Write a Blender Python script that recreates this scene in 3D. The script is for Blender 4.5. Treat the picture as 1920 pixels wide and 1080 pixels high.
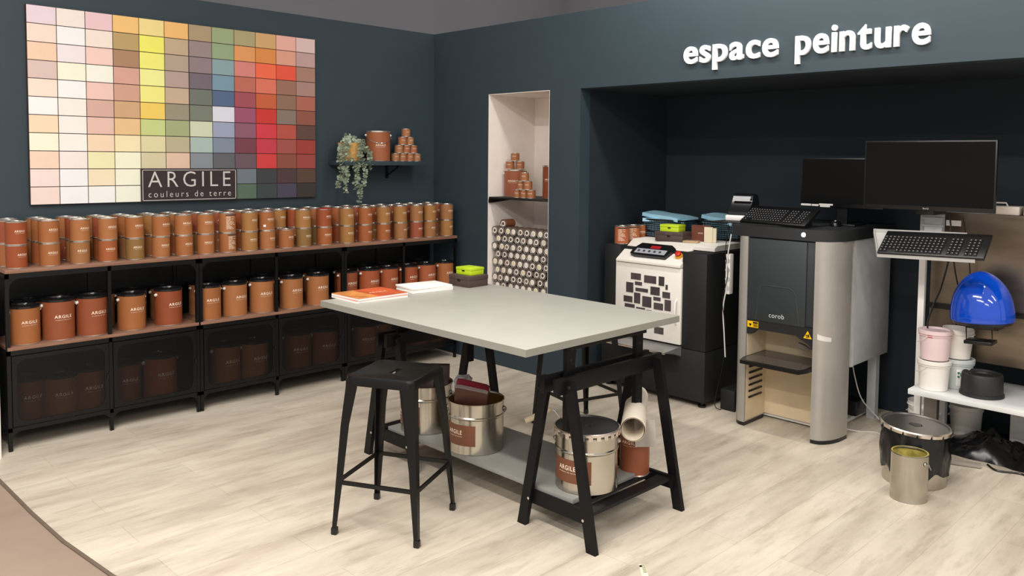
import bpy, bmesh, math, random
from mathutils import Vector, Matrix, noise
R = math.radians
random.seed(7)
scene = bpy.context.scene
for o in list(bpy.data.objects): bpy.data.objects.remove(o)
COL = scene.collection

# ------------------------------------------------------------------ camera
CAM = dict(loc=(-4.1497, -5.1792, 1.5323), yaw=44.647, pitch=3.2673, roll=0.5837, f=1543.95, px=992.4, py=386.4)
cd = bpy.data.cameras.new('camera'); cam = bpy.data.objects.new('camera', cd); COL.objects.link(cam)
cy_, sy_, cp_, sp_ = math.cos(R(CAM['yaw'])), math.sin(R(CAM['yaw'])), math.cos(R(CAM['pitch'])), math.sin(R(CAM['pitch']))
fw = Vector((cy_*cp_, sy_*cp_, -sp_)); rt = Vector((sy_, -cy_, 0)); up = rt.cross(fw)
cr_, sr_ = math.cos(R(CAM['roll'])), math.sin(R(CAM['roll']))
rt2 = rt*cr_ + up*sr_; up2 = up*cr_ - rt*sr_
m = Matrix((rt2, up2, -fw)).transposed().to_4x4(); m.translation = Vector(CAM['loc']); cam.matrix_world = m
cd.sensor_fit = 'HORIZONTAL'; cd.sensor_width = 36; cd.lens = CAM['f']*36/1920
cd.shift_x = (960-CAM['px'])/1920; cd.shift_y = (CAM['py']-540)/1920
cd.clip_start = 0.05; cd.clip_end = 60
scene.camera = cam

# ------------------------------------------------------------------ world, lights, exposure
w = bpy.data.worlds.new('world'); scene.world = w; w.use_nodes = True
bg = w.node_tree.nodes['Background']; bg.inputs[0].default_value = (1.0, 0.96, 0.93, 1); bg.inputs[1].default_value = 0.42
def area(name, loc, rot, sx, sy, power, color=(1, 0.96, 0.90)):
    l = bpy.data.lights.new(name, 'AREA'); l.shape = 'RECTANGLE'; l.size = sx; l.size_y = sy; l.energy = power; l.color = color
    o = bpy.data.objects.new(name, l); o.location = loc; o.rotation_euler = rot; COL.objects.link(o); return o
for x, y, z, p, sy in [(-4.0, -3.4, 3.75, 88, 3.0), (-2.4, -3.6, 3.75, 8, 3.0), (-0.66, -3.3, 3.2, 28, 2.8), (-5.6, -4.8, 3.75, 70, 3.0), (-3.6, -8.6, 3.75, 56, 2.6), (-1.6, -8.6, 3.75, 30, 2.6), (-6.4, -8.6, 3.75, 50, 2.6)]:
    area('strip_light', (x, y, z), (0, R(-38) if x > -1 else 0, 0), 0.16, sy, p)
scene.view_settings.view_transform = 'Standard'; scene.view_settings.look = 'None'
scene.view_settings.gamma = 1.0; scene.view_settings.use_curve_mapping = False
scene.view_settings.exposure = 0.74

# ------------------------------------------------------------------ materials
def lin(h):
    if isinstance(h, str):
        c = [int(h[i:i+2], 16)/255 for i in (0, 2, 4)]
        return tuple((v/12.92 if v <= 0.04045 else ((v+0.055)/1.055)**2.4) for v in c)
    return tuple(h)
MATS = {}
def mat(name, col, rough=0.5, metal=0.0, var=0.08, scale=12.0, bump=0.0, spec=0.5, emit=None, objcol=False, aniso=None, vcol=None, trans=0.0, alpha=None):
    if name in MATS: return MATS[name]
    M = bpy.data.materials.new(name); M.use_nodes = True; nt = M.node_tree; b = nt.nodes['Principled BSDF']
    c = lin(col); b.inputs['Roughness'].default_value = rough; b.inputs['Metallic'].default_value = metal
    b.inputs['Specular IOR Level'].default_value = spec
    tc = nt.nodes.new('ShaderNodeTexCoord'); nz = nt.nodes.new('ShaderNodeTexNoise'); nz.inputs['Scale'].default_value = scale; nz.inputs['Detail'].default_value = 4
    mp = nt.nodes.new('ShaderNodeMapping'); nt.links.new(tc.outputs['Object'], mp.inputs[0]); nt.links.new(mp.outputs[0], nz.inputs['Vector'])
    if aniso: mp.inputs['Scale'].default_value = aniso
    rmp = nt.nodes.new('ShaderNodeMapRange'); rmp.inputs[1].default_value = 0.3; rmp.inputs[2].default_value = 0.7
    rmp.inputs[3].default_value = 1-var; rmp.inputs[4].default_value = 1+var; nt.links.new(nz.outputs['Fac'], rmp.inputs[0])
    mx = nt.nodes.new('ShaderNodeMix'); mx.data_type = 'RGBA'; mx.blend_type = 'MULTIPLY'; mx.inputs[0].default_value = 1
    if objcol:
        oi = nt.nodes.new('ShaderNodeObjectInfo'); nt.links.new(oi.outputs['Color'], mx.inputs[6])
    elif vcol:
        at = nt.nodes.new('ShaderNodeVertexColor'); at.layer_name = vcol; nt.links.new(at.outputs['Color'], mx.inputs[6])
    else: mx.inputs[6].default_value = (*c, 1)
    nt.links.new(rmp.outputs[0], mx.inputs[7]); nt.links.new(mx.outputs[2], b.inputs['Base Color'])
    if bump:
        bp = nt.nodes.new('ShaderNodeBump'); bp.inputs['Strength'].default_value = bump; bp.inputs['Distance'].default_value = 0.01
        nt.links.new(nz.outputs['Fac'], bp.inputs['Height']); nt.links.new(bp.outputs[0], b.inputs['Normal'])
    if emit: b.inputs['Emission Color'].default_value = (*c, 1); b.inputs['Emission Strength'].default_value = emit
    if trans: b.inputs['Transmission Weight'].default_value = trans
    if alpha is not None: b.inputs['Alpha'].default_value = alpha
    MATS[name] = M; return M

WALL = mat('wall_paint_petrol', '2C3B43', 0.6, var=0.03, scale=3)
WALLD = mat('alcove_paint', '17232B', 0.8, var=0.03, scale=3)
TAUPE = mat('store_taupe', '8C8B90', 0.9, var=0.03, scale=2)
WHITEW = mat('niche_white', 'F0E6DE', 0.8, var=0.02)
WHITE = mat('white_plastic', 'E8E4DF', 0.45, var=0.03)
SIGNW = mat('sign_white', 'FFFFFF', 0.4, var=0.01)
BLACKM = mat('black_powder_coat', '07080A', 0.36, spec=0.35, var=0.1)
BLACKW = mat('black_stained_wood', '08080A', 0.5, spec=0.25, var=0.2, scale=30, aniso=(1, 1, 1))
BLACKP = mat('black_plastic', '0B0B0C', 0.35, var=0.08)
BLACKMATT = mat('black_matt_casing', '131416', 0.6, var=0.06)
DGREY = mat('dark_grey_casing', '3B4143', 0.5, var=0.05)
SILVER = mat('silver_paint', 'A9A59E', 0.42, metal=0.35, var=0.04)
SGREY = mat('grey_sheet_panel', 'B4B6B8', 0.55, var=0.05)
TIN = mat('tinplate', 'BDB8AD', 0.22, metal=1.0, var=0.1, scale=6)
TINR = mat('tin_rim', 'D9CFC4', 0.25, metal=0.9, var=0.08)
STEEL = mat('brushed_steel', '857868', 0.32, metal=0.9, var=0.25, scale=3, aniso=(1, 1, 3))
TINC = mat('tin_colour_print', 'FFFFFF', 0.45, var=0.06, scale=5, objcol=True, spec=0.3)
CREAM = mat('cream_print', 'F6E4CE', 0.5, var=0.02)
LIDBK = mat('black_lid', '1A1A1C', 0.18, var=0.1)
SHELFW = mat('shelf_pine', '8A6450', 0.5, var=0.18, scale=8, aniso=(0.6, 12, 12))
TABLEM = mat('table_laminate', 'AFADA3', 0.45, var=0.03, scale=6)
TABLEL = mat('lower_board', '8A8984', 0.5, var=0.05, scale=6)
LIME = mat('lime_card', 'B9D21E', 0.5, var=0.04)
BROWNBOX = mat('brown_card', '4A3A36', 0.6, var=0.06)
BLUE = mat('blue_gloss', '0A49C4', 0.08, var=0.05, spec=0.8)
LBLUE = mat('pale_blue_paper', 'A6D8EE', 0.7, var=0.05)
PAPER = mat('white_paper', 'F4F1EC', 0.7, var=0.02)
YELLOW = mat('warning_yellow', 'E8B800', 0.5, var=0.03)
RED = mat('signal_red', 'C42020', 0.4, var=0.05)
DRED = mat('dark_red_leather', '7E1626', 0.5, var=0.1)
BEIGE = mat('beige_liner', 'DCC8A6', 0.6, var=0.12, scale=4)
SCREEN = mat('dark_screen', '050506', 0.35, var=0.02, spec=0.15)
BAG = mat('black_bin_bag', '0C0D10', 0.25, var=0.2)
PINK = mat('pink_pail', 'E8CFD0', 0.4, var=0.03)
CHROME = mat('chrome', 'E0E0E0', 0.12, metal=1.0, var=0.02)
CABLEW = mat('white_cable', 'D0CCC6', 0.5, var=0.04)
LEAF = mat('eucalyptus_leaf', 'B2BFAA', 0.6, var=0.25, scale=40)
STEMM = mat('plant_stem', '7E8A6C', 0.6, var=0.15)
WICKER = mat('woven_straw', 'C79A57', 0.7, var=0.25, scale=60)

# ------------------------------------------------------------------ mesh building
class MB:
    def __init__(s): s.v = []; s.f = []; s.m = []; s.c = []
    def add(s, vs, fs, mi=0, M=None):
        n = len(s.v)
        s.v += [tuple(M @ Vector(v)) if M is not None else tuple(v) for v in vs]
        s.f += [tuple(i+n for i in f) for f in fs]; s.m += [mi]*len(fs)
        return s
    def box(s, a, b, mi=0, M=None):
        x0, y0, z0 = a; x1, y1, z1 = b
        if x0 > x1: x0, x1 = x1, x0
        if y0 > y1: y0, y1 = y1, y0
        if z0 > z1: z0, z1 = z1, z0
        return s.add([(x0,y0,z0),(x1,y0,z0),(x1,y1,z0),(x0,y1,z0),(x0,y0,z1),(x1,y0,z1),(x1,y1,z1),(x0,y1,z1)],
                     [(0,3,2,1),(4,5,6,7),(0,1,5,4),(1,2,6,5),(2,3,7,6),(3,0,4,7)], mi, M)
    def rbox(s, a, b, r, mi=0, M=None, seg=2):
        bm = bmesh.new(); bmesh.ops.create_cube(bm, size=1)
        c = [(a[i]+b[i])/2 for i in range(3)]; d = [abs(b[i]-a[i]) for i in range(3)]
        for v in bm.verts: v.co = Vector((c[0]+v.co.x*d[0], c[1]+v.co.y*d[1], c[2]+v.co.z*d[2]))
        bmesh.ops.bevel(bm, geom=bm.edges[:], offset=min(r, min(d)*0.49), segments=seg, affect='EDGES', profile=0.5)
        s.add([v.co[:] for v in bm.verts], [[v.index for v in f.verts] for f in bm.faces], mi, M); bm.free(); return s
    def lathe(s, prof, seg=32, M=None, mi=0, sq=None):
        vs = []; fs = []; rings = []
        for r, z in prof:
            if r <= 1e-6: rings.append([len(vs)]); vs.append((0, 0, z))
            else:
                rings.append(list(range(len(vs), len(vs)+seg)))
                for k in range(seg):
                    a = 2*math.pi*k/seg; vs.append((r*math.cos(a), r*math.sin(a), z))
        for A, B in zip(rings, rings[1:]):
            for k in range(seg):
                j = (k+1) % seg
                if len(A) == 1 and len(B) == 1: break
                if len(A) == 1: fs.append((A[0], B[j], B[k]))
                elif len(B) == 1: fs.append((A[k], A[j], B[0]))
                else: fs.append((A[k], A[j], B[j], B[k]))
        return s.add(vs, fs, mi, M)
    def cyl(s, c, r, z0, z1, seg=24, mi=0, M=None, r2=None):
        T = Matrix.Translation(Vector(c))
        if M is not None: T = M @ T
        return s.lathe([(0, z0), (r, z0), (r2 or r, z1), (0, z1)], seg, T, mi)
    def tube(s, pts, r, seg=8, mi=0, closed=False, caps=True):
        P = [Vector(p) for p in pts]; n = len(P); vs = []; fs = []
        t0 = (P[1]-P[0]).normalized(); ref = Vector((0, 0, 1)) if abs(t0.z) < 0.9 else Vector((1, 0, 0))
        u = t0.cross(ref).normalized()
        for i in range(n):
            t = ((P[(i+1) % n] if (closed or i < n-1) else P[i]) - (P[i-1] if (closed or i > 0) else P[i])).normalized()
            u = (u - t*u.dot(t)).normalized(); v = t.cross(u)
            rr = r[i] if isinstance(r, (list, tuple)) else r
            for k in range(seg):
                a = 2*math.pi*k/seg; vs.append(P[i] + (u*math.cos(a)+v*math.sin(a))*rr)
        for i in range(n if closed else n-1):
            j = (i+1) % n
            for k in range(seg): fs.append((i*seg+k, i*seg+(k+1) % seg, j*seg+(k+1) % seg, j*seg+k))
        if caps and not closed:
            fs.append(tuple(reversed(range(seg)))); fs.append(tuple(range((n-1)*seg, n*seg)))
        return s.add(vs, fs, mi)
    def prism(s, poly, a0, a1, axis=2, mi=0, M=None):
        # poly in the two other axes (order x,y,z without axis)
        n = len(poly); vs = []
        for a in (a0, a1):
            for p in poly:
                q = list(p); q.insert(axis, a); vs.append(tuple(q))
        fs = [tuple(reversed(range(n))), tuple(range(n, 2*n))] + [(i, (i+1) % n, n+(i+1) % n, n+i) for i in range(n)]
        return s.add(vs, fs, mi, M)
    def beam(s, p0, p1, side, w, d, mi=0):
        # box from p0 to p1, width w along 'side', depth d across
        p0, p1 = Vector(p0), Vector(p1); t = (p1-p0).normalized(); sd = Vector(side); sd = (sd - t*sd.dot(t)).normalized(); q = t.cross(sd)
        vs = []
        for p in (p0, p1):
            for a, b in ((-1,-1),(1,-1),(1,1),(-1,1)): vs.append(p + sd*a*w/2 + q*b*d/2)
        return s.add(vs, [(0,3,2,1),(4,5,6,7),(0,1,5,4),(1,2,6,5),(2,3,7,6),(3,0,4,7)], mi)
    def frame(s, x0, x1, z0, z1, y0, y1, wd, rr, mi=0, n=6, wb=None):
        # flat frame in the xz plane with a round cornered hole
        wb = wd if wb is None else wb
        ix0, ix1, iz0, iz1 = x0+wd, x1-wd, z0+wb, z1-wd
        inner = []; outer = []
        for cx, cz, a0, ox, oz in ((ix1-rr, iz1-rr, 0, x1, z1), (ix0+rr, iz1-rr, 90, x0, z1), (ix0+rr, iz0+rr, 180, x0, z0), (ix1-rr, iz0+rr, 270, x1, z0)):
            for k in range(n+1):
                a = R(a0+90*k/n); px, pz = cx+rr*math.cos(a), cz+rr*math.sin(a); inner.append((px, pz))
                if k == 0: outer.append((ox, pz) if a0 in (0, 180) else (px, oz))
                elif k == n: outer.append((px, oz) if a0 in (0, 180) else (ox, pz))
                else: outer.append((ox, oz))
        N = len(inner); vs = [(x, y0, z) for x, z in inner]+[(x, y0, z) for x, z in outer]+[(x, y1, z) for x, z in inner]+[(x, y1, z) for x, z in outer]
        fs = []
        for i in range(N):
            j = (i+1) % N
            fs += [(i, N+i, N+j, j), (2*N+i, 2*N+j, 3*N+j, 3*N+i), (i, j, 2*N+j, 2*N+i), (N+i, 3*N+i, 3*N+j, N+j)]
        return s.add(vs, fs, mi)
    def mesh(s, name, mats, angle=35):
        me = bpy.data.meshes.new(name); me.from_pydata(s.v, [], s.f)
        for mm in (mats if isinstance(mats, (list, tuple)) else [mats]): me.materials.append(mm)
        me.polygons.foreach_set('material_index', s.m)
        if s.c:
            ca = me.color_attributes.new('Col', 'FLOAT_COLOR', 'CORNER'); k = 0
            for p in me.polygons:
                for li in p.loop_indices: ca.data[li].color = (*s.c[p.index], 1)
        bm = bmesh.new(); bm.from_mesh(me); bmesh.ops.dissolve_degenerate(bm, dist=1e-7, edges=bm.edges); bmesh.ops.recalc_face_normals(bm, faces=bm.faces); bm.to_mesh(me); bm.free()
        me.polygons.foreach_set('use_smooth', [True]*len(me.polygons)); me.set_sharp_from_angle(angle=R(angle)); me.update()
        return me
def obj(name, me, mats=None, parent=None, loc=None, rot=None, label=None, color=None, angle=35):
    if isinstance(me, MB): me = me.mesh(name, mats, angle)
    o = bpy.data.objects.new(name, me); COL.objects.link(o)
    if parent: o.parent = parent
    if loc is not None: o.location = loc
    if rot is not None: o.rotation_euler = rot if isinstance(rot, (tuple, list)) else (0, 0, rot)
    if label: o['label'] = label
    if color: o.color = (*lin(color), 1)
    return o
def tag(o, label, cat, group=None, kind=None):
    o['label'] = label; o['category'] = cat
    if group: o['group'] = group
    if kind: o['kind'] = kind
    return o
def thing(name, label, cat, loc=(0, 0, 0), rot=0, group=None):
    o = bpy.data.objects.new(name, None); COL.objects.link(o); o.empty_display_size = 0.05
    o.location = loc; o.rotation_euler = rot if isinstance(rot, (tuple, list)) else (0, 0, rot)
    return tag(o, label, cat, group)
def struct(name, mb, m, label=None):
    o = obj(name, mb, m); o['kind'] = 'structure'
    if label: o['label'] = label
    return o
def dup(root, loc, rot, label, group=None, color=None):
    r = root.copy(); COL.objects.link(r); r.location = loc; r.rotation_euler = rot if isinstance(rot, (tuple, list)) else (0, 0, rot)
    r['label'] = label
    if group: r['group'] = group
    for ch in root.children:
        c = ch.copy(); COL.objects.link(c); c.parent = r
        if color and ch.get('tinted'): c.color = (*lin(color), 1)
        for g in ch.children:
            d = g.copy(); COL.objects.link(d); d.parent = c
            if color and g.get('tinted'): d.color = (*lin(color), 1)
    return r
ORD = 'zeroth first second third fourth fifth sixth seventh eighth ninth tenth eleventh twelfth thirteenth fourteenth fifteenth sixteenth seventeenth eighteenth nineteenth twentieth twenty-first twenty-second'.split()
def rounded(x0, x1, y0, y1, r, n=5):
    out = []
    for cx, cy, a0 in ((x1-r, y1-r, 0), (x0+r, y1-r, 90), (x0+r, y0+r, 180), (x1-r, y0+r, 270)):
        for k in range(n+1):
            a = R(a0+90*k/n); out.append((cx+r*math.cos(a), cy+r*math.sin(a)))
    return out

def text_geo(s, size, offset=0.0, spacing=1.0, extrude=0.0, align='CENTER', res=3):
    cu = bpy.data.curves.new('t', 'FONT'); cu.body = s; cu.size = size; cu.offset = offset; cu.space_character = spacing
    cu.extrude = extrude; cu.align_x = align; cu.resolution_u = res
    o = bpy.data.objects.new('t', cu); COL.objects.link(o)
    dg = bpy.context.evaluated_depsgraph_get(); dg.update()
    me = bpy.data.meshes.new_from_object(o.evaluated_get(dg))
    vs = [v.co[:] for v in me.vertices]; fs = [tuple(p.vertices) for p in me.polygons]
    bpy.data.objects.remove(o); bpy.data.curves.remove(cu); bpy.data.meshes.remove(me)
    return vs, fs
def flat_text(mb, s, size, fn, offset=0.0, spacing=1.0, extrude=0.0, mi=0, align='CENTER', width=None):
    vs, fs = text_geo(s, size, offset, spacing, extrude, align)
    k = 1.0
    if width:
        ww = max(v[0] for v in vs)-min(v[0] for v in vs); k = width/ww
    mb.add([fn(v[0]*k, v[1], v[2]) for v in vs], fs, mi); return mb
def wrap_text(mb, s, size, r, z, width=None, offset=0.0, mi=0, ang=0.0, spacing=1.15):
    # lettering wrapped on a cylinder; the text is centred on the -y side
    def fn(x, y, zz):
        a = -math.pi/2 + x/r + ang; rr = r+0.0006+zz
        return (rr*math.cos(a), rr*math.sin(a), z+y)
    return flat_text(mb, s, size, fn, offset=offset, spacing=spacing, width=width, mi=mi)

# ------------------------------------------------------------------ setting
H = 2.51
fl = mat('floor_planks', 'E2D2BB', 0.5)
def floor_material():
    M = fl; nt = M.node_tree; nt.nodes.clear(); N = nt.nodes.new; L = nt.links.new
    out = N('ShaderNodeOutputMaterial'); b = N('ShaderNodeBsdfPrincipled'); L(b.outputs[0], out.inputs[0]); tc = N('ShaderNodeTexCoord')
    br = N('ShaderNodeTexBrick'); br.inputs['Scale'].default_value = 1; br.inputs['Brick Width'].default_value = 1.25; br.inputs['Row Height'].default_value = 0.185
    br.inputs['Mortar Size'].default_value = 0.0012; br.inputs['Mortar Smooth'].default_value = 0.3; br.offset = 0.37
    br.inputs['Color1'].default_value = (0.93, 0.93, 0.93, 1); br.inputs['Color2'].default_value = (1.04, 1.04, 1.04, 1); br.inputs['Mortar'].default_value = (0.72, 0.70, 0.68, 1)
    L(tc.outputs['Object'], br.inputs['Vector'])
    def nz(sc, scale, det=6, rough=0.6):
        mp = N('ShaderNodeMapping'); mp.inputs['Scale'].default_value = sc; L(tc.outputs['Object'], mp.inputs[0])
        n = N('ShaderNodeTexNoise'); n.inputs['Scale'].default_value = scale; n.inputs['Detail'].default_value = det; n.inputs['Roughness'].default_value = rough
        L(mp.outputs[0], n.inputs['Vector']); return n
    n1 = nz((0.8, 4, 1), 1.7); r1 = N('ShaderNodeValToRGB')
    r1.color_ramp.elements[0].position = 0.32; r1.color_ramp.elements[0].color = (0.52, 0.44, 0.35, 1)
    r1.color_ramp.elements[1].position = 0.62; r1.color_ramp.elements[1].color = (0.70, 0.62, 0.505, 1)
    L(n1.outputs['Fac'], r1.inputs[0])
    n2 = nz((1.0, 5, 1), 3.2, 9, 0.72); r2 = N('ShaderNodeValToRGB')
    r2.color_ramp.elements[0].position = 0.28; r2.color_ramp.elements[0].color = (0.52, 0.50, 0.46, 1)
    r2.color_ramp.elements[1].position = 0.50; r2.color_ramp.elements[1].color = (1, 1, 1, 1)
    L(n2.outputs['Fac'], r2.inputs[0])
    m1 = N('ShaderNodeMix'); m1.data_type = 'RGBA'; m1.blend_type = 'MULTIPLY'; m1.inputs[0].default_value = 0.6
    L(r1.outputs[0], m1.inputs[6]); L(r2.outputs[0], m1.inputs[7])
    m2 = N('ShaderNodeMix'); m2.data_type = 'RGBA'; m2.blend_type = 'MULTIPLY'; m2.inputs[0].default_value = 1
    L(m1.outputs[2], m2.inputs[6]); L(br.outputs['Color'], m2.inputs[7]); L(m2.outputs[2], b.inputs['Base Color'])
    b.inputs['Roughness'].default_value = 0.42; b.inputs['Specular IOR Level'].default_value = 0.3
    bp = N('ShaderNodeBump'); bp.inputs['Strength'].default_value = 0.12; bp.inputs['Distance'].default_value = 0.004
    L(n2.outputs['Fac'], bp.inputs['Height']); L(bp.outputs[0], b.inputs['Normal'])
floor_material()
edge = [(-3.20, 0.0), (-3.19, -0.7), (-3.183, -1.25), (-3.168, -1.64), (-3.125, -2.06), (-3.04, -2.42), (-2.90, -2.78), (-2.70, -3.14), (-2.50, -3.5), (-2.32, -4.0), (-2.25, -4.6), (-2.25, -7.0)]
mb = MB(); poly = [(x, y) for x, y in edge] + [(2.2, -7.0), (2.2, 0.0)]
mb.prism(poly, -0.02, 0.0)
struct('floor', mb, fl, 'light whitewashed plank floor')
carpet = mat('store_floor_taupe', '9A8676', 0.8, var=0.08, scale=3)
mb = MB(); mb.prism([(-9, 2.2), (-9, -9), (4.2, -9), (4.2, 2.2)], -0.06, -0.021)
mb.prism([(x-0.012, y) for x, y in edge] + [(-9, -7.0), (-9, 0)], -0.022, -0.003)
struct('trim_1', mb, carpet, 'taupe shop floor beyond the curved plank edge')
mb = MB()
for a, b in zip(edge, edge[1:]):
    mb.beam((a[0]-0.006, a[1], -0.002), (b[0]-0.006, b[1], -0.002), (1, 0, 0), 0.014, 0.01)
struct('trim_2', mb, mat('edge_strip', '6E6052', 0.5), 'thin dark strip along the curved plank edge')
mb = MB(); mb.box((-3.13, 0, 0), (0.12, 0.12, H)); struct('wall_left', mb, WALL, 'petrol blue wall behind the long tin shelf')
ny0, ny1, nt_, nf = -0.649, -1.264, 2.004, 0.50
ay, at_ = -1.548, 2.004
mb = MB()
for y0, y1, z0, z1 in [(ny0+0.004, 0.0, 0, H), (ny1-0.004, ny0+0.004, 0, nf-0.004), (ny1-0.004, ny0+0.004, nt_+0.004, H), (ay, ny1-0.004, 0, H), (-6.6, ay, at_, H), (-6.8, -6.6, 0, H)]:
    mb.box((0, y1, z0), (0.10, y0, z1))
struct('wall_right', mb, WALL, 'petrol blue facade wall with niche, alcove and sign')
mb = MB()  # niche lining
mb.box((0.0, ny0, nf), (0.49, ny0+0.02, nt_)); mb.box((0.0, ny1-0.02, nf), (0.49, ny1, nt_)); mb.box((0.49, ny1-0.02, nf-0.02), (0.51, ny0+0.02, nt_+0.02))
mb.box((0.0, ny1, nf-0.02), (0.49, ny0, nf)); mb.box((0.0, ny1-0.02, nt_), (0.49, ny0+0.02, nt_+0.02))
for i in range(len(mb.v)):
    x, y, z = mb.v[i]
    if x == 0.0: mb.v[i] = (0.0008, y, z)
struct('trim_3', mb, WHITEW, 'white lining of the wall niche')
mb = MB()
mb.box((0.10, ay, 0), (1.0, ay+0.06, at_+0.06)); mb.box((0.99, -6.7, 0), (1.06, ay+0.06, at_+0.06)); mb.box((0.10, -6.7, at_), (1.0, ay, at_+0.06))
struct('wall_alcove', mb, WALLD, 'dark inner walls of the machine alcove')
mb = MB(); mb.box((-9, 2.0, 0), (3.8, 2.15, 4.3)); struct('wall_back', mb, TAUPE, 'taupe store wall beyond the left partition')
mb = MB(); mb.box((3.7, -9, 0), (3.85, 2.0, 4.3)); struct('wall_far', mb, TAUPE, 'taupe store wall beyond the facade')
mb = MB(); mb.box((-3.16, -0.44, 0), (-3.115, -0.002, 0.90)); struct('trim_4', mb, WHITE, 'white end panel beside the tin shelf')

# ------------------------------------------------------------------ colour board
BX0, BX1, BZ0, BZ1 = -2.855, -1.079, 1.2503, 2.3504
ROWS = ['F0DCE4 FFEDE4 F4CFD3 FFCC80 FBE598 FFC67A B59E7C A3B287 B5A97C DDB076 F4B8A8 E8C8C4',
 'FFE5D5 FFFFFC FFEDE0 C2A66E FFF96E CBB293 A08E8C 9BB087 ECA262 E8924A E8A890 C8A5A2',
 'FAD6B8 F8EEF0 FCD6CA B28A6A FFF980 BCA895 958488 8FABB0 E08A82 FF6E4C F25A40 B08474',
 'E2C8C0 FDFFE4 FFFFEE DFAB9A FFFDA0 BDA59C 776C76 7C9EB0 C6705F E87A62 A0735F B08A80',
 'FDE8D6 FFFFFE F8CFC4 D8A892 FFF78E CFB498 737A72 566C8E A8505C D0643C 94715F B66A58',
 'FFFFFA FFF8EC DFB4A6 D8AE84 FBD768 9F9680 7B8274 E4E6F2 A25672 D43830 8C7A6E 96584A',
 'FDE3C0 FFF8F2 EEC6B8 F2CA94 D0DB90 A9B486 D8DEC0 A0AAC4 905C72 DA3C48 BC5448 62463E',
 'FFFFE4 FFFAF2 FCE0C0 FCEEC0 EADFB0 C2B896 B0C4BC 8490A4 7C3F4E CC3C4C A8544A A63E38',
 'FCDCC4 FFF0EC F8F2C0 FEFFE0 DED4B0 E8C8B0 8A929A 62646A 6C5660 D84040 90503F A24642',
 'FCE6DE FFFFFE FDEBC8 FFFFE4 - - - - 727C88 3E4044 4E3A3A 5C4438',
 'FBE2D8 FFFFFE FFFFF8 FFFFEA - - - - 58705E 3B4648 4A4558 3A332E']
board = thing('colour_chart_board', 'large wall board of paint colour tiles above the tin shelf', 'colour chart', ((BX0+BX1)/2, -0.0015, BZ0))
cx = (BX0+BX1)/2
mb = MB(); mb.box((BX0-cx, -0.022, 0), (BX1-cx, 0, BZ1-BZ0)); obj('backing_panel', mb, mat('board_edge', '3A2622', 0.6), board)
TILE = mat('paint_tiles', 'FFFFFF', 0.55, var=0.015, vcol='Col')
cw = (BX1-BX0)/12; rh = (BZ1-BZ0)/11
for half in (0, 1):
    mb = MB()
    for r, row in enumerate(ROWS):
        for c, h in enumerate(row.split()):
            if h == '-' or (c >= 6) != (half == 1): continue
            x0 = BX0-cx+c*cw; z1 = BZ1-BZ0-r*rh; g = 0.0022
            gl = 0.004 if c == 6 else g
            mb.box((x0+gl, -0.026, z1-rh+g), (x0+cw-g, -0.0222, z1-g)); mb.c += [tuple(min(v*0.88, 0.86) for v in lin(h))]*6
    obj('tile_panel', mb, TILE, board)
px0, px1, pz1 = BX0+4*cw-cx-0.006, BX0+8*cw-cx+0.006, 2*rh
mb = MB(); mb.box((px0, -0.036, 0.0), (px1, -0.0265, pz1)); plate = obj('name_plate', mb, mat('plate_brown', '2C2123', 0.5), board, label='dark brown name plate with white lettering')
mb = MB(); bd = 0.0035
for a in [((px0+.008, -0.0375, .006), (px1-.008, -0.036, .006+bd)), ((px0+.008, -0.0375, pz1-.006-bd), (px1-.008, -0.036, pz1-.006)),
          ((px0+.008, -0.0375, .006), (px0+.008+bd, -0.036, pz1-.006)), ((px1-.008-bd, -0.0375, .006), (px1-.008, -0.036, pz1-.006))]: mb.box(*a)
pc = (px0+px1)/2
flat_text(mb, 'ARGILE', 0.140, lambda x, y, z: (pc+x, -0.0365-z, 0.088+y), spacing=1.32, width=(px1-px0)*0.86, offset=-0.001)
flat_text(mb, 'couleurs de terre', 0.055, lambda x, y, z: (pc+x, -0.0365-z, 0.026+y), spacing=1.42, width=(px1-px0)*0.86, offset=-0.0004)
obj('lettering', mb, mat('plate_print', 'C9C4C0', 0.5), plate)

# ------------------------------------------------------------------ sign letters
def sign_word(word, ya, yb, base, xh, desc):
    geos = []
    for ch in word:
        vs, fs = text_geo(ch, 0.2, offset=0.0040, extrude=0.009, align='LEFT', res=8)
        mn = min(v[0] for v in vs); geos.append(([(v[0]-mn, v[1], v[2]) for v in vs], fs, max(v[0] for v in vs)-mn))
    e = text_geo('x', 0.2, offset=0.0040)[0]; k = xh/max(v[1] for v in e)
    gap = 0.016; tot = sum(g[2] for g in geos)+gap*(len(geos)-1)/1; kx = abs(yb-ya)/tot; pos = 0
    for i, (vs, fs, wd) in enumerate(geos):
        mb = MB(); mb.add([(-(v[2]+0.0), -(v[0]-wd/2)*kx, v[1]*k) for v in vs], fs)
        o = obj('sign_letter', mb, SIGNW, loc=(-0.010, ya-(pos+wd/2)*kx, base))
        tag(o, desc[i], 'letter', 'raised sign letters on the facade wall'); pos += wd+gap
sign_word('espace', -2.368, -2.972, 2.106, 0.094, ['white raised letter e that starts the first sign word', 'white raised letter s in the first sign word', 'white raised letter p in the middle of the first sign word', 'white raised letter a in the first sign word',
   'white raised letter c in the first sign word', 'white raised letter e that ends the first sign word'])
sign_word('peinture', -3.072, -3.755, 2.102, 0.096, ['white raised letter p that starts the second sign word', 'white raised letter e after the p of the second sign word', 'white raised letter i with dot in the second sign word', 'white raised letter n in the second sign word',
   'white raised letter t in the second sign word', 'white raised letter u in the second sign word', 'white raised letter r in the second sign word', 'white raised letter e that ends the second sign word'])

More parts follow.
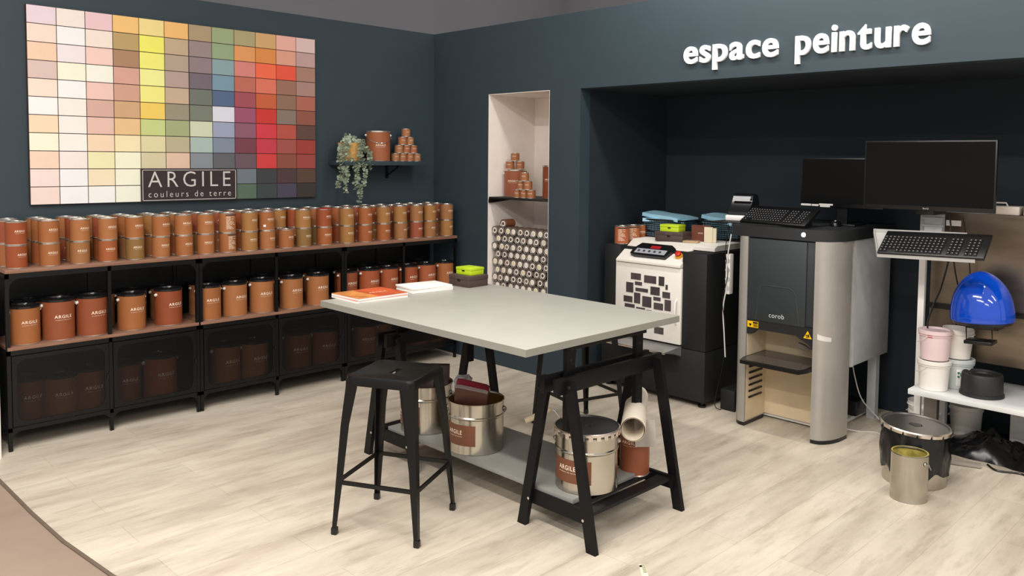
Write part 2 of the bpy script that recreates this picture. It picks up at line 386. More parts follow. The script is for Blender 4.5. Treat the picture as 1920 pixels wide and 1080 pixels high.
# ------------------------------------------------------------------ shelving
XS, YF = -3.066, -0.376
def shelf_unit(k, label, first=None):
    t = thing('shelving_unit', label, 'shelf', (XS+k, YF, 0), 0, 'metal shelving units along the left wall')
    D = 0.355; pw = 0.018
    mb = MB(); mb.rbox((0.0, 0, 0.922), (0.998, D, 0.942), 0.0015); obj('top_board', mb, SHELFW, t)
    mb = MB(); mb.rbox((0.004, 0.002, 0.523), (0.994, D-0.004, 0.541), 0.0015); obj('middle_board', mb, SHELFW, t)
    mb = MB()
    for x in (0.0, 0.4895, 0.979):
        for y in (0.004, D-0.022): mb.box((x, y, 0.0), (x+pw, y+0.018, 0.922))
    for y in (0.004, D-0.012):
        mb.box((0, y, 0.895), (0.997, y+0.008, 0.922)); mb.box((0, y, 0.498), (0.997, y+0.008, 0.523)); mb.box((0, y, 0.100), (0.997, y+0.008, 0.122))
    for x in (0.0, 0.987):
        for z in (0.895, 0.498, 0.105): mb.box((x, 0.02, z), (x+0.01, D-0.02, z+0.022))
    def gus(x, z, sx, sz, r):   # corner gusset
        pts = [(x, z), (x+sx*r, z)] + [(x+sx*r-sx*r*math.sin(R(a)), z+sz*r-sz*r*math.cos(R(a))) for a in range(15, 90, 15)] + [(x, z+sz*r)]
        mb.prism(pts, 0.006, 0.009, axis=1)
    gus(pw, 0.895, 1, -1, 0.055); gus(0.979, 0.895, -1, -1, 0.055)
    for x, sx in ((pw, 1), (0.4895, -1), (0.4895+pw, 1), (0.979, -1)): gus(x, 0.100, sx, -1, 0.045)
    for x0 in (0.0, 0.494): mb.frame(0.004, 0.004+0, 0.1, 0.1, 0, 0, 0, 0) if False else None
    obj('frame', mb, BLACKM, t)
    mb = MB(); mb.box((0.012, 0.02, 0.104), (0.986, D-0.01, 0.110)); obj('cabinet_bottom', mb, BLACKM, t)
    mb = MB()
    mb.box((0.012, D-0.014, 0.11), (0.986, D-0.010, 0.52))
    mb.box((0.012, D-0.012, 0.545), (0.986, D-0.009, 0.90))
    for x in (0.002, 0.992): mb.box((x, 0.02, 0.112), (x+0.003, D-0.02, 0.50))
    obj('cabinet_back_panel', mb, BLACKM, t)
    for x0 in (pw+0.003, 0.4895+pw+0.003):
        x1 = x0+0.4895-pw-0.006
        d = MB(); d.frame(x0, x1, 0.126, 0.494, 0.001, 0.006, 0.022, 0.045)
        for zx in (0.16, 0.46):
            for xx in (x0+0.011, x1-0.011): d.cyl((0, 0, 0), 0.004, 0, 0.003, 8, M=Matrix.Translation((xx, 0.001, zx)) @ Matrix.Rotation(R(90), 4, 'X'))
        dd = obj('door', d, BLACKM, t)
        g = MB(); xa, xb, za, zb = x0+0.014, x1-0.014, 0.140, 0.482; W_, H_ = xb-xa, zb-za; p = 0.0092; sl = 0.55
        for sgn, yy in ((1, 0.0035), (-1, 0.0040)):
            c = -H_/sl if sgn > 0 else 0; c -= (c % p)
            while c < W_ + (0 if sgn > 0 else H_/sl):
                # line x = c + sgn*z/sl ; clip
                zlo, zhi = 0, H_
                if sgn > 0:
                    zlo = max(zlo, (0-c)*sl); zhi = min(zhi, (W_-c)*sl)
                else:
                    zlo = max(zlo, (c-W_)*sl); zhi = min(zhi, c*sl)
                if zhi-zlo > 0.004:
                    a = (xa+c+sgn*zlo/sl, za+zlo); b = (xa+c+sgn*zhi/sl, za+zhi); hw = 0.00122
                    g.add([(a[0], yy, a[1]-hw), (b[0], yy, b[1]-hw), (b[0], yy, b[1]+hw), (a[0], yy, a[1]+hw)], [(0, 1, 2, 3)])
                c += p
        obj('mesh_panel', g, BLACKM, dd)
        l = MB(); l.box((x1-0.012, -0.006, 0.30), (x1-0.004, 0.001, 0.325)); obj('latch', l, BLACKP, dd)
    return t
shelf_unit(0, 'black metal shelving unit with mesh doors, leftmost, under the pale colour tiles')
shelf_unit(1, 'black metal shelving unit with mesh doors, middle of the row of three')
shelf_unit(2, 'black metal shelving unit with mesh doors, in the room corner behind the grey table')

# ------------------------------------------------------------------ paint tins
def tin_profile(r, h, e=0.0022):
    return [(0, 0), (r-0.003, 0), (r+e*0.5, 0.0015), (r+e*0.5, 0.004), (r, 0.0055), (r, h-0.0055), (r+e*0.5, h-0.004), (r+e*0.5, h-0.001), (r-0.0005, h), (r-0.005, h), (r-0.006, h-0.004), (0, h-0.004)]
def small_tin(name, r, h, label, cat, txt=True, lidmat=None, size=0.0155, wd=None, tz=0.55, back=False):
    t = thing(name, label, cat)
    mb = MB(); mb.lathe([(r, 0.0055), (r, h-0.0055)], 28); b = obj('body', mb, TINC, t); b['tinted'] = 1
    mb = MB(); mb.lathe([(0, 0.001), (r-0.003, 0), (r+0.0011, 0.001), (r+0.0012, 0.0045), (r, 0.0056)], 28); obj('bottom_rim', mb, TINR, t)
    mb = MB(); mb.lathe([(r, h-0.0056), (r+0.0012, h-0.0045), (r+0.0012, h-0.001), (r-0.0005, h), (r-0.005, h), (r-0.006, h-0.004), (r*0.72, h-0.004), (r*0.70, h-0.002), (r*0.66, h-0.003), (0, h-0.003)], 28); obj('lid', mb, lidmat or TINR, t)
    if txt and not back:
        mb = MB(); wd = wd or r*0.98
        wrap_text(mb, 'ARGILE', size, r, h*tz, width=wd, offset=size*0.012)
        wrap_text(mb, 'couleurs de terre', size*0.30, r, h*tz-size*0.48, width=wd*0.9)
        obj('lettering', mb, CREAM, b)
    if back:
        mb = MB()
        for q in range(12):
            zz = h*(0.80-0.055*q); n = random.randint(1, 3); x = -r*0.72
            for _ in range(n):
                ln = random.uniform(0.35, 0.9)*r*1.3/n
                pts = []
                for s_ in range(4):
                    a = -math.pi/2 + (x+ln*s_/3)/r; pts.append(((r+.0006)*math.cos(a), (r+.0006)*math.sin(a)))
                for s_ in range(3):
                    (xa, ya), (xb, yb) = pts[s_], pts[s_+1]; mb.add([(xa, ya, zz), (xb, yb, zz), (xb, yb, zz+.0022), (xa, ya, zz+.0022)], [(0, 1, 2, 3)])
                x += ln+0.004
        obj('printed_notes', mb, CREAM, b)
        mb = MB(); pts = [(-math.pi/2 + (-0.8+1.6*s_/8)) for s_ in range(9)]
        for a, c in zip(pts, pts[1:]):
            q = r+.0005; mb.add([(q*math.cos(a), q*math.sin(a), h*.86), (q*math.cos(c), q*math.sin(c), h*.86), (q*math.cos(c), q*math.sin(c), h*.93), (q*math.cos(a), q*math.sin(a), h*.93)], [(0, 1, 2, 3)])
        obj('label_band', mb, BROWNBOX, b)
    return t
CN = {'A1683F': 'orange brown', '9C6138': 'copper brown', '9C5A33': 'rust orange', '924A2B': 'rust red', '9C6E3E': 'ochre brown', '986841': 'tan brown', '9A5732': 'brick orange', '964F38': 'brick red', '85653A': 'mustard brown'}
TR, TH = 0.0495, 0.1215
proto = small_tin('paint_tin', TR, TH, 'x', 'paint tin')
proto_back = small_tin('paint_tin', TR, TH, 'x', 'paint tin', back=True)
FX = [-2.996, -2.844, -2.696, -2.554, -2.41, -2.264, -2.131, -2.0, -1.862, -1.721, -1.601, -1.469, -1.339, -1.185, -1.008, -0.862, -0.704, -0.558, -0.413, -0.29, -0.126]
FC = ['924A2B', '9C6138', 'A1683F', 'A1683F', '9C6138', '9C6138', 'A1683F', 'A1683F', 'A1683F', '9C6E3E', '9C6138', 'A1683F', '9C6E3E', '924A2B', '9C6E3E', '9C5A33', '9C6E3E', '9C6E3E', '986841', '9C6E3E', '986841']
FL = ['924A2B', '9C6138', '986841', '9A5732', '85653A', 'A1683F', '9C6138', 'A1683F', '9C6138', '9C6E3E', 'A1683F', '9C6138', '85653A', '9C5A33', '9C6E3E', '9A5732', '9C5A33', '986841', '964F38', '986841', '9C6E3E']
used = [0, 0]
def place_tin(x, y, z, rz, label, group, col, back=False):
    src = proto_back if back else proto; k = 1 if back else 0
    if not used[k]:
        used[k] = 1; src.location = (x, y, z); src.rotation_euler = (0, 0, rz); src['label'] = label; src['group'] = group
        for ch in src.children:
            if ch.get('tinted'): ch.color = (*lin(col), 1)
        return src
    return dup(src, (x, y, z), rz, label, group, col)
ZT = 0.942
SPEC = {(8, 1): ', back outward', (13, 1): ', red lid', (10, 1): ', white sticker', (7, 0): ''}
lids = []
for row, (yy, word) in enumerate([(-0.313, 'front'), (-0.198, 'middle'), (-0.083, 'rear')]):
    for i, x in enumerate(FX):
        rr = random.Random(i*7+row)
        dx = 0 if row == 0 else rr.uniform(-0.012, 0.012)
        for lev in (0, 1):
            if row == 0 and i == 11 and lev == 1: continue
            col = (FC if lev else FL)[i] if row == 0 else rr.choice(list(CN))
            if row == 0 and i == 11: lv = 'single'
            else: lv = 'upper' if lev else 'lower'
            back = (row == 0 and i == 8)
            lab = '%s %s tin, %s stack from left, %s row on long shelf%s' % (CN[col], lv, ORD[i+1], word, SPEC.get((i, lev), '') if row == 0 else '')
            rz = R(rr.uniform(-4, 24))
            ddx = rr.uniform(-0.002, 0.002) if lev else 0
            o = place_tin(x+dx+ddx, yy+rr.uniform(-0.004, 0.004), ZT+lev*TH, rz, lab, 'small paint tins on top of the long shelf', col, back)
            if row == 0 and lev == 1 and i == 13:
                mb = MB(); mb.lathe([(0, TH-0.0025), (TR*0.68, TH-0.0025), (TR*0.95, TH+0.0008), (TR*0.5, TH+0.003), (0, TH+0.003)], 24); obj('paint_smear', mb, RED, o, label='dried red paint')
            if row == 0 and lev == 1 and i == 10:
                mb = MB(); a = math.pi*1.5-0.85-rz; q = TR+.001
                pts = [(q*math.cos(a+b), q*math.sin(a+b)) for b in (0, .15, .3)]
                for (xa, ya), (xb, yb) in zip(pts, pts[1:]): mb.add([(xa, ya, .024), (xb, yb, .024), (xb, yb, .038), (xa, ya, .038)], [(0, 1, 2, 3)])
                obj('sticker', mb, PAPER, o, label='small white sticker')

# --- larger tins with wire handles
def big_tin(name, r, h, label, cat, lid=LIDBK, sz=0.022, handle='back', label_w=None, tz=0.55, rivet=True, hz=-60):
    t = thing(name, label, cat)
    mb = MB(); mb.lathe([(r, 0.006), (r, h-0.012)], 36); b = obj('body', mb, TINC, t); b['tinted'] = 1
    mb = MB(); mb.lathe([(0, 0.001), (r-0.004, 0), (r+0.001, 0.001), (r+0.0015, 0.005), (r, 0.0062)], 36); obj('bottom_rim', mb, TINR, t)
    mb = MB(); mb.lathe([(r, h-0.0125), (r+0.002, h-0.011), (r+0.002, h-0.001), (r-0.001, h), (r-0.007, h), (r-0.009, h-0.006), (r*0.78, h-0.006), (r*0.76, h-0.002), (r*0.72, h-0.002), (r*0.70, h-0.006), (0, h-0.006)], 36); obj('lid', mb, lid, t)
    mb = MB()
    wrap_text(mb, 'ARGILE', sz, r, h*tz, width=label_w or r*1.1, offset=sz*0.012)
    wrap_text(mb, 'couleurs de terre', sz*0.30, r, h*tz-sz*0.5, width=(label_w or r*1.1)*0.95)
    obj('lettering', mb, CREAM, b)
    zc = h-0.032
    for s in (-1, 1):
        mb = MB(); mb.cyl((0, 0, 0), 0.0085, 0, 0.007, 12, M=Matrix.Translation((s*r, 0, zc)) @ Matrix.Rotation(R(90)*s, 4, 'Y')); mb.cyl((0, 0, 0), 0.005, 0.006, 0.012, 10, M=Matrix.Translation((s*r, 0, zc)) @ Matrix.Rotation(R(90)*s, 4, 'Y'))
        obj('handle_ear', mb, WHITE, t)
    mb = MB(); pts = []
    sy = 1 if handle == 'back' else -1; drop = (r+0.02)*0.55
    for k in range(19):
        a = math.pi*k/18; x = -(r+0.009)*math.cos(a); f = math.sin(a)
        pts.append((x, sy*math.sqrt(max((r+0.006)**2*1.02-min(x*x, (r+.0085)**2), 0))*1.0 + (0 if f else 0), zc-drop*f))
    mb.tube(pts, 0.0016, 6); obj('wire_handle', mb, CHROME, t)
    return t
BR, BH = 0.0735, 0.208
bproto = big_tin('paint_can', BR, BH, 'x', 'paint can'); bused = [0]
def place_can(x, y, z, rz, label, group, col, s=1.0):
    if not bused[0]:
        bused[0] = 1; bproto.location = (x, y, z); bproto.rotation_euler = (0, 0, rz); bproto['label'] = label; bproto['group'] = group
        for ch in bproto.children:
            if ch.get('tinted'): ch.color = (*lin(col), 1)
        o = bproto
    else: o = dup(bproto, (x, y, z), rz, label, group, col)
    o.scale = (s, s, s); return o
MX = [(-2.962, '9C6138', .97, 0), (-2.802, '8C4D30', 1.06, 0), (-2.636, '8C4B2F', 1.06, 0), (-2.426, '9C6138', 1.0, 0), (-2.218, '8A472C', 1.03, 0),
      (-1.978, '9C6138', 1.0, 0), (-1.810, 'A1683F', 1.0, 0), (-1.630, 'A1683F', 1.02, 0), (-1.420, 'A1683F', 1.0, 0), (-1.225, 'A1683F', 1.0, 0),
      (-0.975, '8E4C30', .98, .03), (-0.812, '9E5232', 1.0, 0), (-0.640, '9E5232', .98, .01), (-0.470, '9C5030', .98, 0), (-0.300, 'A45A3A', .98, 0), (-0.122, 'A2643C', .98, 0)]
for i, (x, c, s, dy) in enumerate(MX):
    rr = random.Random(i+50)
    side = 'left of' if 0 else ''
    place_can(x, -0.290+dy, 0.541, R(rr.uniform(0, 14)), '%s can with black lid, %s from left in front row of middle shelf' % ('rust brown' if c < '98' else 'orange brown', ORD[i+1]), 'large paint cans on the middle shelf', c, s)
for i, x in enumerate([-2.905, -2.735, -2.53, -2.35, -2.18, -1.945, -1.72, -1.52, -1.33, -1.15, -0.90, -0.72, -0.555, -0.385, -0.215]):
    rr = random.Random(i+90)
    place_can(x, -0.112, 0.541, R(rr.uniform(-20, 20)), 'brown can with black lid, %s from left in shaded rear row, middle shelf' % ORD[i+1], 'large paint cans on the middle shelf', rr.choice(['8A5A3A', '7A4A30', 'A06A44']), 0.97)
LX = [(-2.935, 1.0, 'first', 0.05), (-2.79, 1.0, 'second', 0), (-2.645, 1.06, 'third', 0.0), (-2.44, 1.0, 'fourth', 0.05), (-2.262, 1.1, 'fifth', 0),
      (-1.855, 1.1, 'sixth', .02), (-1.675, 1.08, 'seventh', 0), (-1.35, 1.1, 'eighth', .03), (-1.160, 1.1, 'ninth', 0), (-0.832, 1.05, 'tenth', 0), (-0.665, 1.0, 'eleventh', 0.05), (-0.36, 1.0, 'twelfth', 0), (-0.18, 1.0, 'thirteenth', 0.02)]
for i, (x, s, w_, dy) in enumerate(LX):
    rr = random.Random(i+130)
    place_can(x, -0.268+dy, 0.110, R(rr.uniform(-15, 20)), 'brown paint can behind black mesh doors, %s from left in bottom cabinets' % w_, 'paint cans in the mesh door cabinets', rr.choice(['9A5A38', '8A5034', '9A6440']), s*1.12)

# ------------------------------------------------------------------ wall shelf, plant, bucket and tin pyramid
t = thing('wall_shelf', 'small dark floating shelf on the left wall, carrying the trailing plant', 'shelf', (-0.60, 0, 1.475))
mb = MB(); mb.rbox((-0.36, -0.22, 0), (0.36, 0, 0.030), 0.002); obj('shelf_board', mb, WALL, t)
for x in (-0.24, 0.145):
    mb = MB(); mb.box((x-0.012, -0.18, -0.006), (x+0.012, 0, 0)); mb.box((x-0.012, -0.006, -0.10), (x+0.012, 0, 0)); mb.beam((x, -0.15, -0.008), (x, -0.006, -0.08), (1, 0, 0), 0.006, 0.008); obj('bracket', mb, BLACKM, t)
b2 = big_tin('paint_can', 0.087, 0.222, 'rust orange paint can with wire handle in front, on the small wall shelf', 'paint can', lid=TINR, handle='front', sz=0.020, label_w=0.075, tz=0.50)
b2.location = (-0.612, -0.115, 1.505); b2.rotation_euler = (0, 0, R(-22))
for ch in b2.children:
    if ch.get('tinted'): ch.color = (*lin('9C5C3C'), 1)
MR, MH = 0.0325, 0.062
mproto = small_tin('sample_tin', MR, MH, 'x', 'paint tin', size=0.0075); mused = [0]
def place_mini(x, y, z, rz, label, group, col, s=1.0):
    if not mused[0]:
        mused[0] = 1; o = mproto; o.location = (x, y, z); o.rotation_euler = (0, 0, rz) ; o['label'] = label; o['group'] = group
        for ch in o.children:
            if ch.get('tinted'): ch.color = (*lin(col), 1)
    else: o = dup(mproto, (x, y, z), rz, label, group, col)
    o.scale = (s, s, s); return o
g = 'pyramid of sample tins on the wall shelf'
for lv, n in enumerate((4, 3, 2, 1)):
    for k in range(n):
        lvn = ['bottom row', 'second row', 'third row', 'top'][lv]
        which = {4: ['far left', 'centre left', 'centre right', 'far right'], 3: ['left', 'middle', 'right'], 2: ['left', 'right'], 1: ['single']}[n][k]
        place_mini(-0.352+(k-(n-1)/2)*0.0665, -0.105, 1.505+lv*MH, R(random.uniform(-30, 5)), '%s small copper tin in the %s of the wall shelf pyramid' % (which, lvn), g, random.choice(['A86C48', 'A46644', 'A8744E']))
# plant
pl = thing('trailing_plant', 'eucalyptus plant trailing from a straw basket on the wall shelf', 'plant', (-0.862, -0.125, 1.505))
mb = MB(); seg = 40
prof = []
for k in range(15):
    z = 0.13*k/14; r = 0.062+0.022*k/14 + (0.0025 if k % 2 else 0); prof.append((r, z))
mb.lathe([(0, 0.001)]+prof+[(0.078, 0.128), (0.074, 0.10), (0, 0.10)], seg)
for i, v in enumerate(mb.v):
    a = math.atan2(v[1], v[0]); rr = 1+0.025*math.sin(a*16+ (v[2]*240)); mb.v[i] = (v[0]*rr, v[1]*rr, v[2])
obj('basket', mb, WICKER, pl)
def leaf(mb, p, d, nrm, s):
    d = Vector(d).normalized(); n = Vector(nrm); n = (n-d*n.dot(d)).normalized(); q = d.cross(n); p = Vector(p)
    pts = [p]; 
    for a, l in ((-0.42, .35), (-0.5, .62), (-0.30, .9), (0, 1.0), (0.30, .9), (0.5, .62), (0.42, .35)): pts.append(p+d*l*s+q*a*s+n*0.10*s*(abs(a)))
    mb.add(pts, [(0, 1, 2), (0, 2, 3), (0, 3, 4), (0, 4, 5), (0, 5, 6), (0, 6, 7)], 0)
rl = random.Random(3)
def strand(path, label=None, s=0.024):
    st = MB(); st.tube(path, 0.0014, 5); so = obj('stem', st, STEMM, pl)
    lf = MB(); P = [Vector(p) for p in path]
    for a, b in zip(P, P[1:]):
        L_ = (b-a).length; n = max(1, int(L_/0.009))
        for k in range(n):
            p = a.lerp(b, (k+rl.random()*0.4)/n); dr = (b-a).normalized(); ang = rl.uniform(0, 6.28)
            u = dr.orthogonal().normalized(); v = dr.cross(u)
            for sg in (0, math.pi):
                q = u*math.cos(ang+sg)+v*math.sin(ang+sg); leaf(lf, p, q*0.9+dr*rl.uniform(-0.3, 0.5), dr+Vector((0, -0.8, 0.2)), s*rl.uniform(0.7, 1.15))
    obj('leaves', lf, LEAF, so)
def hang(x0, y0, x1, y1, z1, zt=0.15, wob=0.012, n=10):
    pts = [(0.6*x0, 0.6*y0, 0.12), (x0*0.9, y0*0.9, zt)]
    for k in range(n+1):
        f = k/n; pts.append((x0+(x1-x0)*min(1, f*1.6)+wob*math.sin(f*9+x0*50), y0+(y1-y0)*min(1, f*1.6)+wob*math.cos(f*7+y0*40)*.5, zt-0.02+(z1-zt+0.02)*f))
    return pts
strand(hang(-0.08, -0.06, -0.10, -0.075, -0.14)); strand(hang(-0.085, -0.03, -0.125, -0.06, -0.19)); strand(hang(-0.07, -0.075, -0.085, -0.09, -0.22))
strand(hang(-0.075, -0.075, -0.02, -0.11, -0.205)); strand(hang(0.01, -0.10, 0.0, -0.115, -0.295)); strand(hang(0.045, -0.085, 0.05, -0.11, -0.18))
strand(hang(0.085, -0.03, 0.135, -0.06, -0.06)); strand(hang(0.08, -0.06, 0.115, -0.09, -0.03)); strand(hang(0.07, 0.0, 0.16, -0.02, -0.02))
for k in range(13):
    a = rl.uniform(0, 6.28); q = rl.uniform(0.03, 0.09); h_ = rl.uniform(0.16, 0.205) - q*0.4
    strand([(0.01*math.cos(a), 0.01*math.sin(a), 0.10), (q*0.5*math.cos(a), q*0.5*math.sin(a), h_), (q*math.cos(a), q*math.sin(a), h_-0.012)], s=0.025)

# ------------------------------------------------------------------ niche contents
t = thing('niche_shelf', 'thin dark shelf board fixed across the white wall niche', 'shelf', (0, (ny0+ny1)/2, 1.235))
mb = MB(); mb.rbox((0.004, -0.305, 0), (0.40, 0.305, 0.014), 0.001); obj('shelf_board', mb, BLACKMATT, t)
mb = MB(); mb.prism([(0.0, 0), (0.30, 0), (0.30, -0.006), (0.02, -0.03), (0.0, -0.03)], 0.285, 0.304, axis=1); obj('bracket', mb, BLACKM, t)
NZ = 1.249
def niche_can(x, y, r, h, col, label, rz):
    o = big_tin('paint_can', r, h, label, 'paint can', lid=TINR, sz=0.019, label_w=0.08, handle='back'); o.location = (x, y, NZ); o.rotation_euler = (0, 0, rz)
    for ch in o.children:
        if ch.get('tinted'): ch.color = (*lin(col), 1)
niche_can(0.20, -0.735, 0.085, 0.205, '94543A', 'rust brown paint can with two small tins on its lid, on the niche shelf', R(-60))
niche_can(0.20, -1.135, 0.085, 0.24, '8A4830', 'dark rust paint can half hidden at the right side of the niche shelf', R(-75))
g = 'sample tins stacked on the niche shelf'
cN = '9A6240'
place_mini(0.17, -0.705, NZ+0.205, R(-60), 'left small copper tin standing on the lid of the big niche can', g, cN); place_mini(0.21, -0.772, NZ+0.205, R(-60), 'right small copper tin standing on the lid of the big niche can', g, cN)
place_mini(0.19, -0.738, NZ+0.205+MH, R(-60), 'single small copper tin at the very top of the niche pile', g, cN)
for lv, n in enumerate((3, 2, 1)):
    for k in range(n):
        which = {3: ['left', 'middle', 'right'], 2: ['left', 'right'], 1: ['single']}[n][k]
        place_mini(0.07, -0.960-(k-(n-1)/2)*0.068, NZ+lv*MH, R(-60), '%s small copper tin, %s row of the little niche shelf pyramid' % (which, ['bottom', 'middle', 'top'][lv]), g, cN)
# lying sample pots
def pot(label):
    r = 0.0325; t = thing('sample_pot', label, 'paint pot')
    mb = MB(); mb.lathe([(0, 0.10), (r-0.001, 0.10), (r, 0.098), (r, 0.004), (r+0.0006, 0.003)], 22); b = obj('body', mb, TINC, t, color='6A5248'); b['tinted'] = 1
    mb = MB(); mb.lathe([(r+0.0006, 0.003), (r+0.0006, 0.0), (r-0.002, -0.001), (r-0.004, 0.002), (0, 0.002)], 22); obj('lid', mb, mat('pot_lid', '8F8A84', 0.3, metal=0.6), t)
    mb = MB(); mb.lathe([(0.0205, 0.0016), (0.0205, 0.0004), (0, 0.0004)], 20); obj('paper_dot', mb, mat('pot_paper', 'EFE8DC', 0.7), t)
    mb = MB(); mb.lathe([(0.0115, 0.0003), (0.0115, -0.0004), (0, -0.0004)], 16); s = obj('colour_dab', mb, TINC, t, color='554444'); s['dab'] = 1
    return t
pproto = pot('x'); pfirst = True
rp = random.Random(11)
g = 'sample pots lying stacked in the niche'
pitch = 0.0665
nrows = 9
for rw in range(nrows):
    n = 9 if rw % 2 == 0 else 8
    for k in range(n):
        y = ny0-0.0345-pitch*(k+(0 if rw % 2 == 0 else 0.5)); z = nf+0.0335+rw*0.0582
        lab = 'lying sample pot, %s from left in the %s row down the niche stack' % (ORD[k+1], ORD[nrows-rw])
        if pfirst: o = pproto; pfirst = False; o['label'] = lab; o['group'] = g
        else: o = dup(pproto, (0, 0, 0), 0, lab, g)
        o.location = (0.035+rp.uniform(0, 0.012), y, z); o.rotation_euler = (R(rp.uniform(0, 360)), R(90), 0)
        o.rotation_mode = 'ZYX'; o.rotation_euler = (0, R(90), 0)
        dab = rp.choice(['EFE8DC', 'E8DFC8', '4A3C3C', '5A4040', 'DCD0B8', '6A5A50', '8A6A58', 'E8D8A0', '504A50', 'EFE8DC'])
        for ch in o.children:
            if ch.get('dab'): ch.color = (*lin(dab), 1)
            elif ch.get('tinted'): ch.color = (*lin(rp.choice(['6A5248', '7A5A48', '5A4A44'])), 1)
o = dup(pproto, (0.06, ny0-0.10, nf+0.0335+9*0.0575), 0, 'lone copper sample pot lying on top of the stacked niche pots', g, 'A0603C'); o.rotation_mode = 'ZYX'; o.rotation_euler = (0, R(90), R(-8))
for ch in o.children:
    if ch.get('dab'): ch.color = (*lin('5A3A34'), 1)

# ------------------------------------------------------------------ table with trestles
TX0, TX1, TY0, TY1, TZ = -1.982, -0.978, -3.028, -1.583, 0.8177
mb = MB(); mb.rbox((TX0, TY0, TZ-0.030), (TX1, TY1, TZ), 0.0015)
tt_ = tag(obj('tabletop', mb, TABLEM), 'large pale grey tabletop lying on two black trestles', 'tabletop')
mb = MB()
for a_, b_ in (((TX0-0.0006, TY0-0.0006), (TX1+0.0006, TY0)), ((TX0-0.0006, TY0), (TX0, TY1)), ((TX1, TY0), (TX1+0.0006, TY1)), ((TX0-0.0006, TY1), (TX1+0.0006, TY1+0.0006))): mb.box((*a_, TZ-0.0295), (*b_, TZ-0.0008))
obj('painted_edge_shade', mb, mat('painted_edge_shade', '8E8D84', 0.5, var=0.03), tt_, label='tabletop edge with shade painted in as darker grey')  # same laminate as the top; darker grey paints in the shade on its edges
def trestle(yc, label, xo=-1.756):
    t = thing('trestle', label, 'trestle', (xo+0.304, yc, 0), 0, 'black trestles under the table')
    W_ = 0.608; hw = W_/2
    for sx in (-1, 1):
        x0 = sx*hw; x1 = sx*(hw-0.022); xm = (x0+x1)/2
        for sy in (-1, 1):
            mb = MB(); a, b = sy*0.215, sy*0.072
            ww = 0.047
            mb.prism([(a-sy*ww, 0), (a, 0), (b+sy*0.012, 0.655), (b+sy*0.012-sy*ww*0.98, 0.655)], min(x0, x1), max(x0, x1), axis=0); obj('leg', mb, BLACKW, t)
        mb = MB(); xr0, xr1 = sx*(hw-0.022), sx*(hw-0.040)
        mb.box((min(xr0, xr1), -0.172, 0.095), (max(xr0, xr1), 0.172, 0.150)); r_ = obj('side_rail', mb, BLACKW, t)
        mb = MB()
        for yy in (-0.15, 0.15): mb.cyl((0, 0, 0), 0.006, 0, 0.0015, 10, M=Matrix.Translation((x0, yy, 0.122)) @ Matrix.Rotation(R(90)*sx, 4, 'Y'))
        for yy in (-0.068,): mb.cyl((0, 0, 0), 0.007, 0, 0.0015, 10, M=Matrix.Translation((x0, yy, 0.632)) @ Matrix.Rotation(R(90)*sx, 4, 'Y'))
        obj('bolt', mb, CHROME, t)
        mb = MB(); xx = sx*(hw-0.075)
        mb.box((xx-0.024, -0.011, 0.43), (xx+0.024, 0.011, 0.7655))
        for q in range(5): mb.cyl((0, 0, 0), 0.006, -0.0115, 0.0115, 10, M=Matrix.Translation((xx, 0, 0.46+q*0.065)) @ Matrix.Rotation(R(90), 4, 'X'), mi=1)
        obj('riser_post', mb, [BLACKW, BLACKP], t)
    for sy in (-1, 1):
        mb = MB(); mb.rbox((-hw-0.045, sy*0.024, 0.600), (hw+0.045, sy*0.046, 0.665), 0.002); obj('cross_beam', mb, BLACKW, t)
    mb = MB(); mb.rbox((-hw+0.05, -0.030, 0.766), (hw-0.05, 0.030, 0.7875), 0.002); obj('top_rail', mb, BLACKW, t)
    for k, yy in enumerate((-0.135, -0.045, 0.045, 0.135)):
        mb = MB(); mb.box((-hw+0.041, yy-0.03, 0.1305), (hw-0.041, yy+0.03, 0.1445)); obj('slat', mb, BLACKW, t)
    return t
trestle(-2.977, 'black wooden trestle at the near end of the grey table, beside the paper roll')
trestle(-1.84, 'black wooden trestle at the far end of the grey table, behind the stool')
mb = MB(); mb.rbox((-1.712, -3.035, 0.1455), (-1.285, -1.775, 0.165), 0.001)
tag(obj('lower_board', mb, TABLEL), 'grey board laid low across both trestles, carrying the metal buckets', 'board')

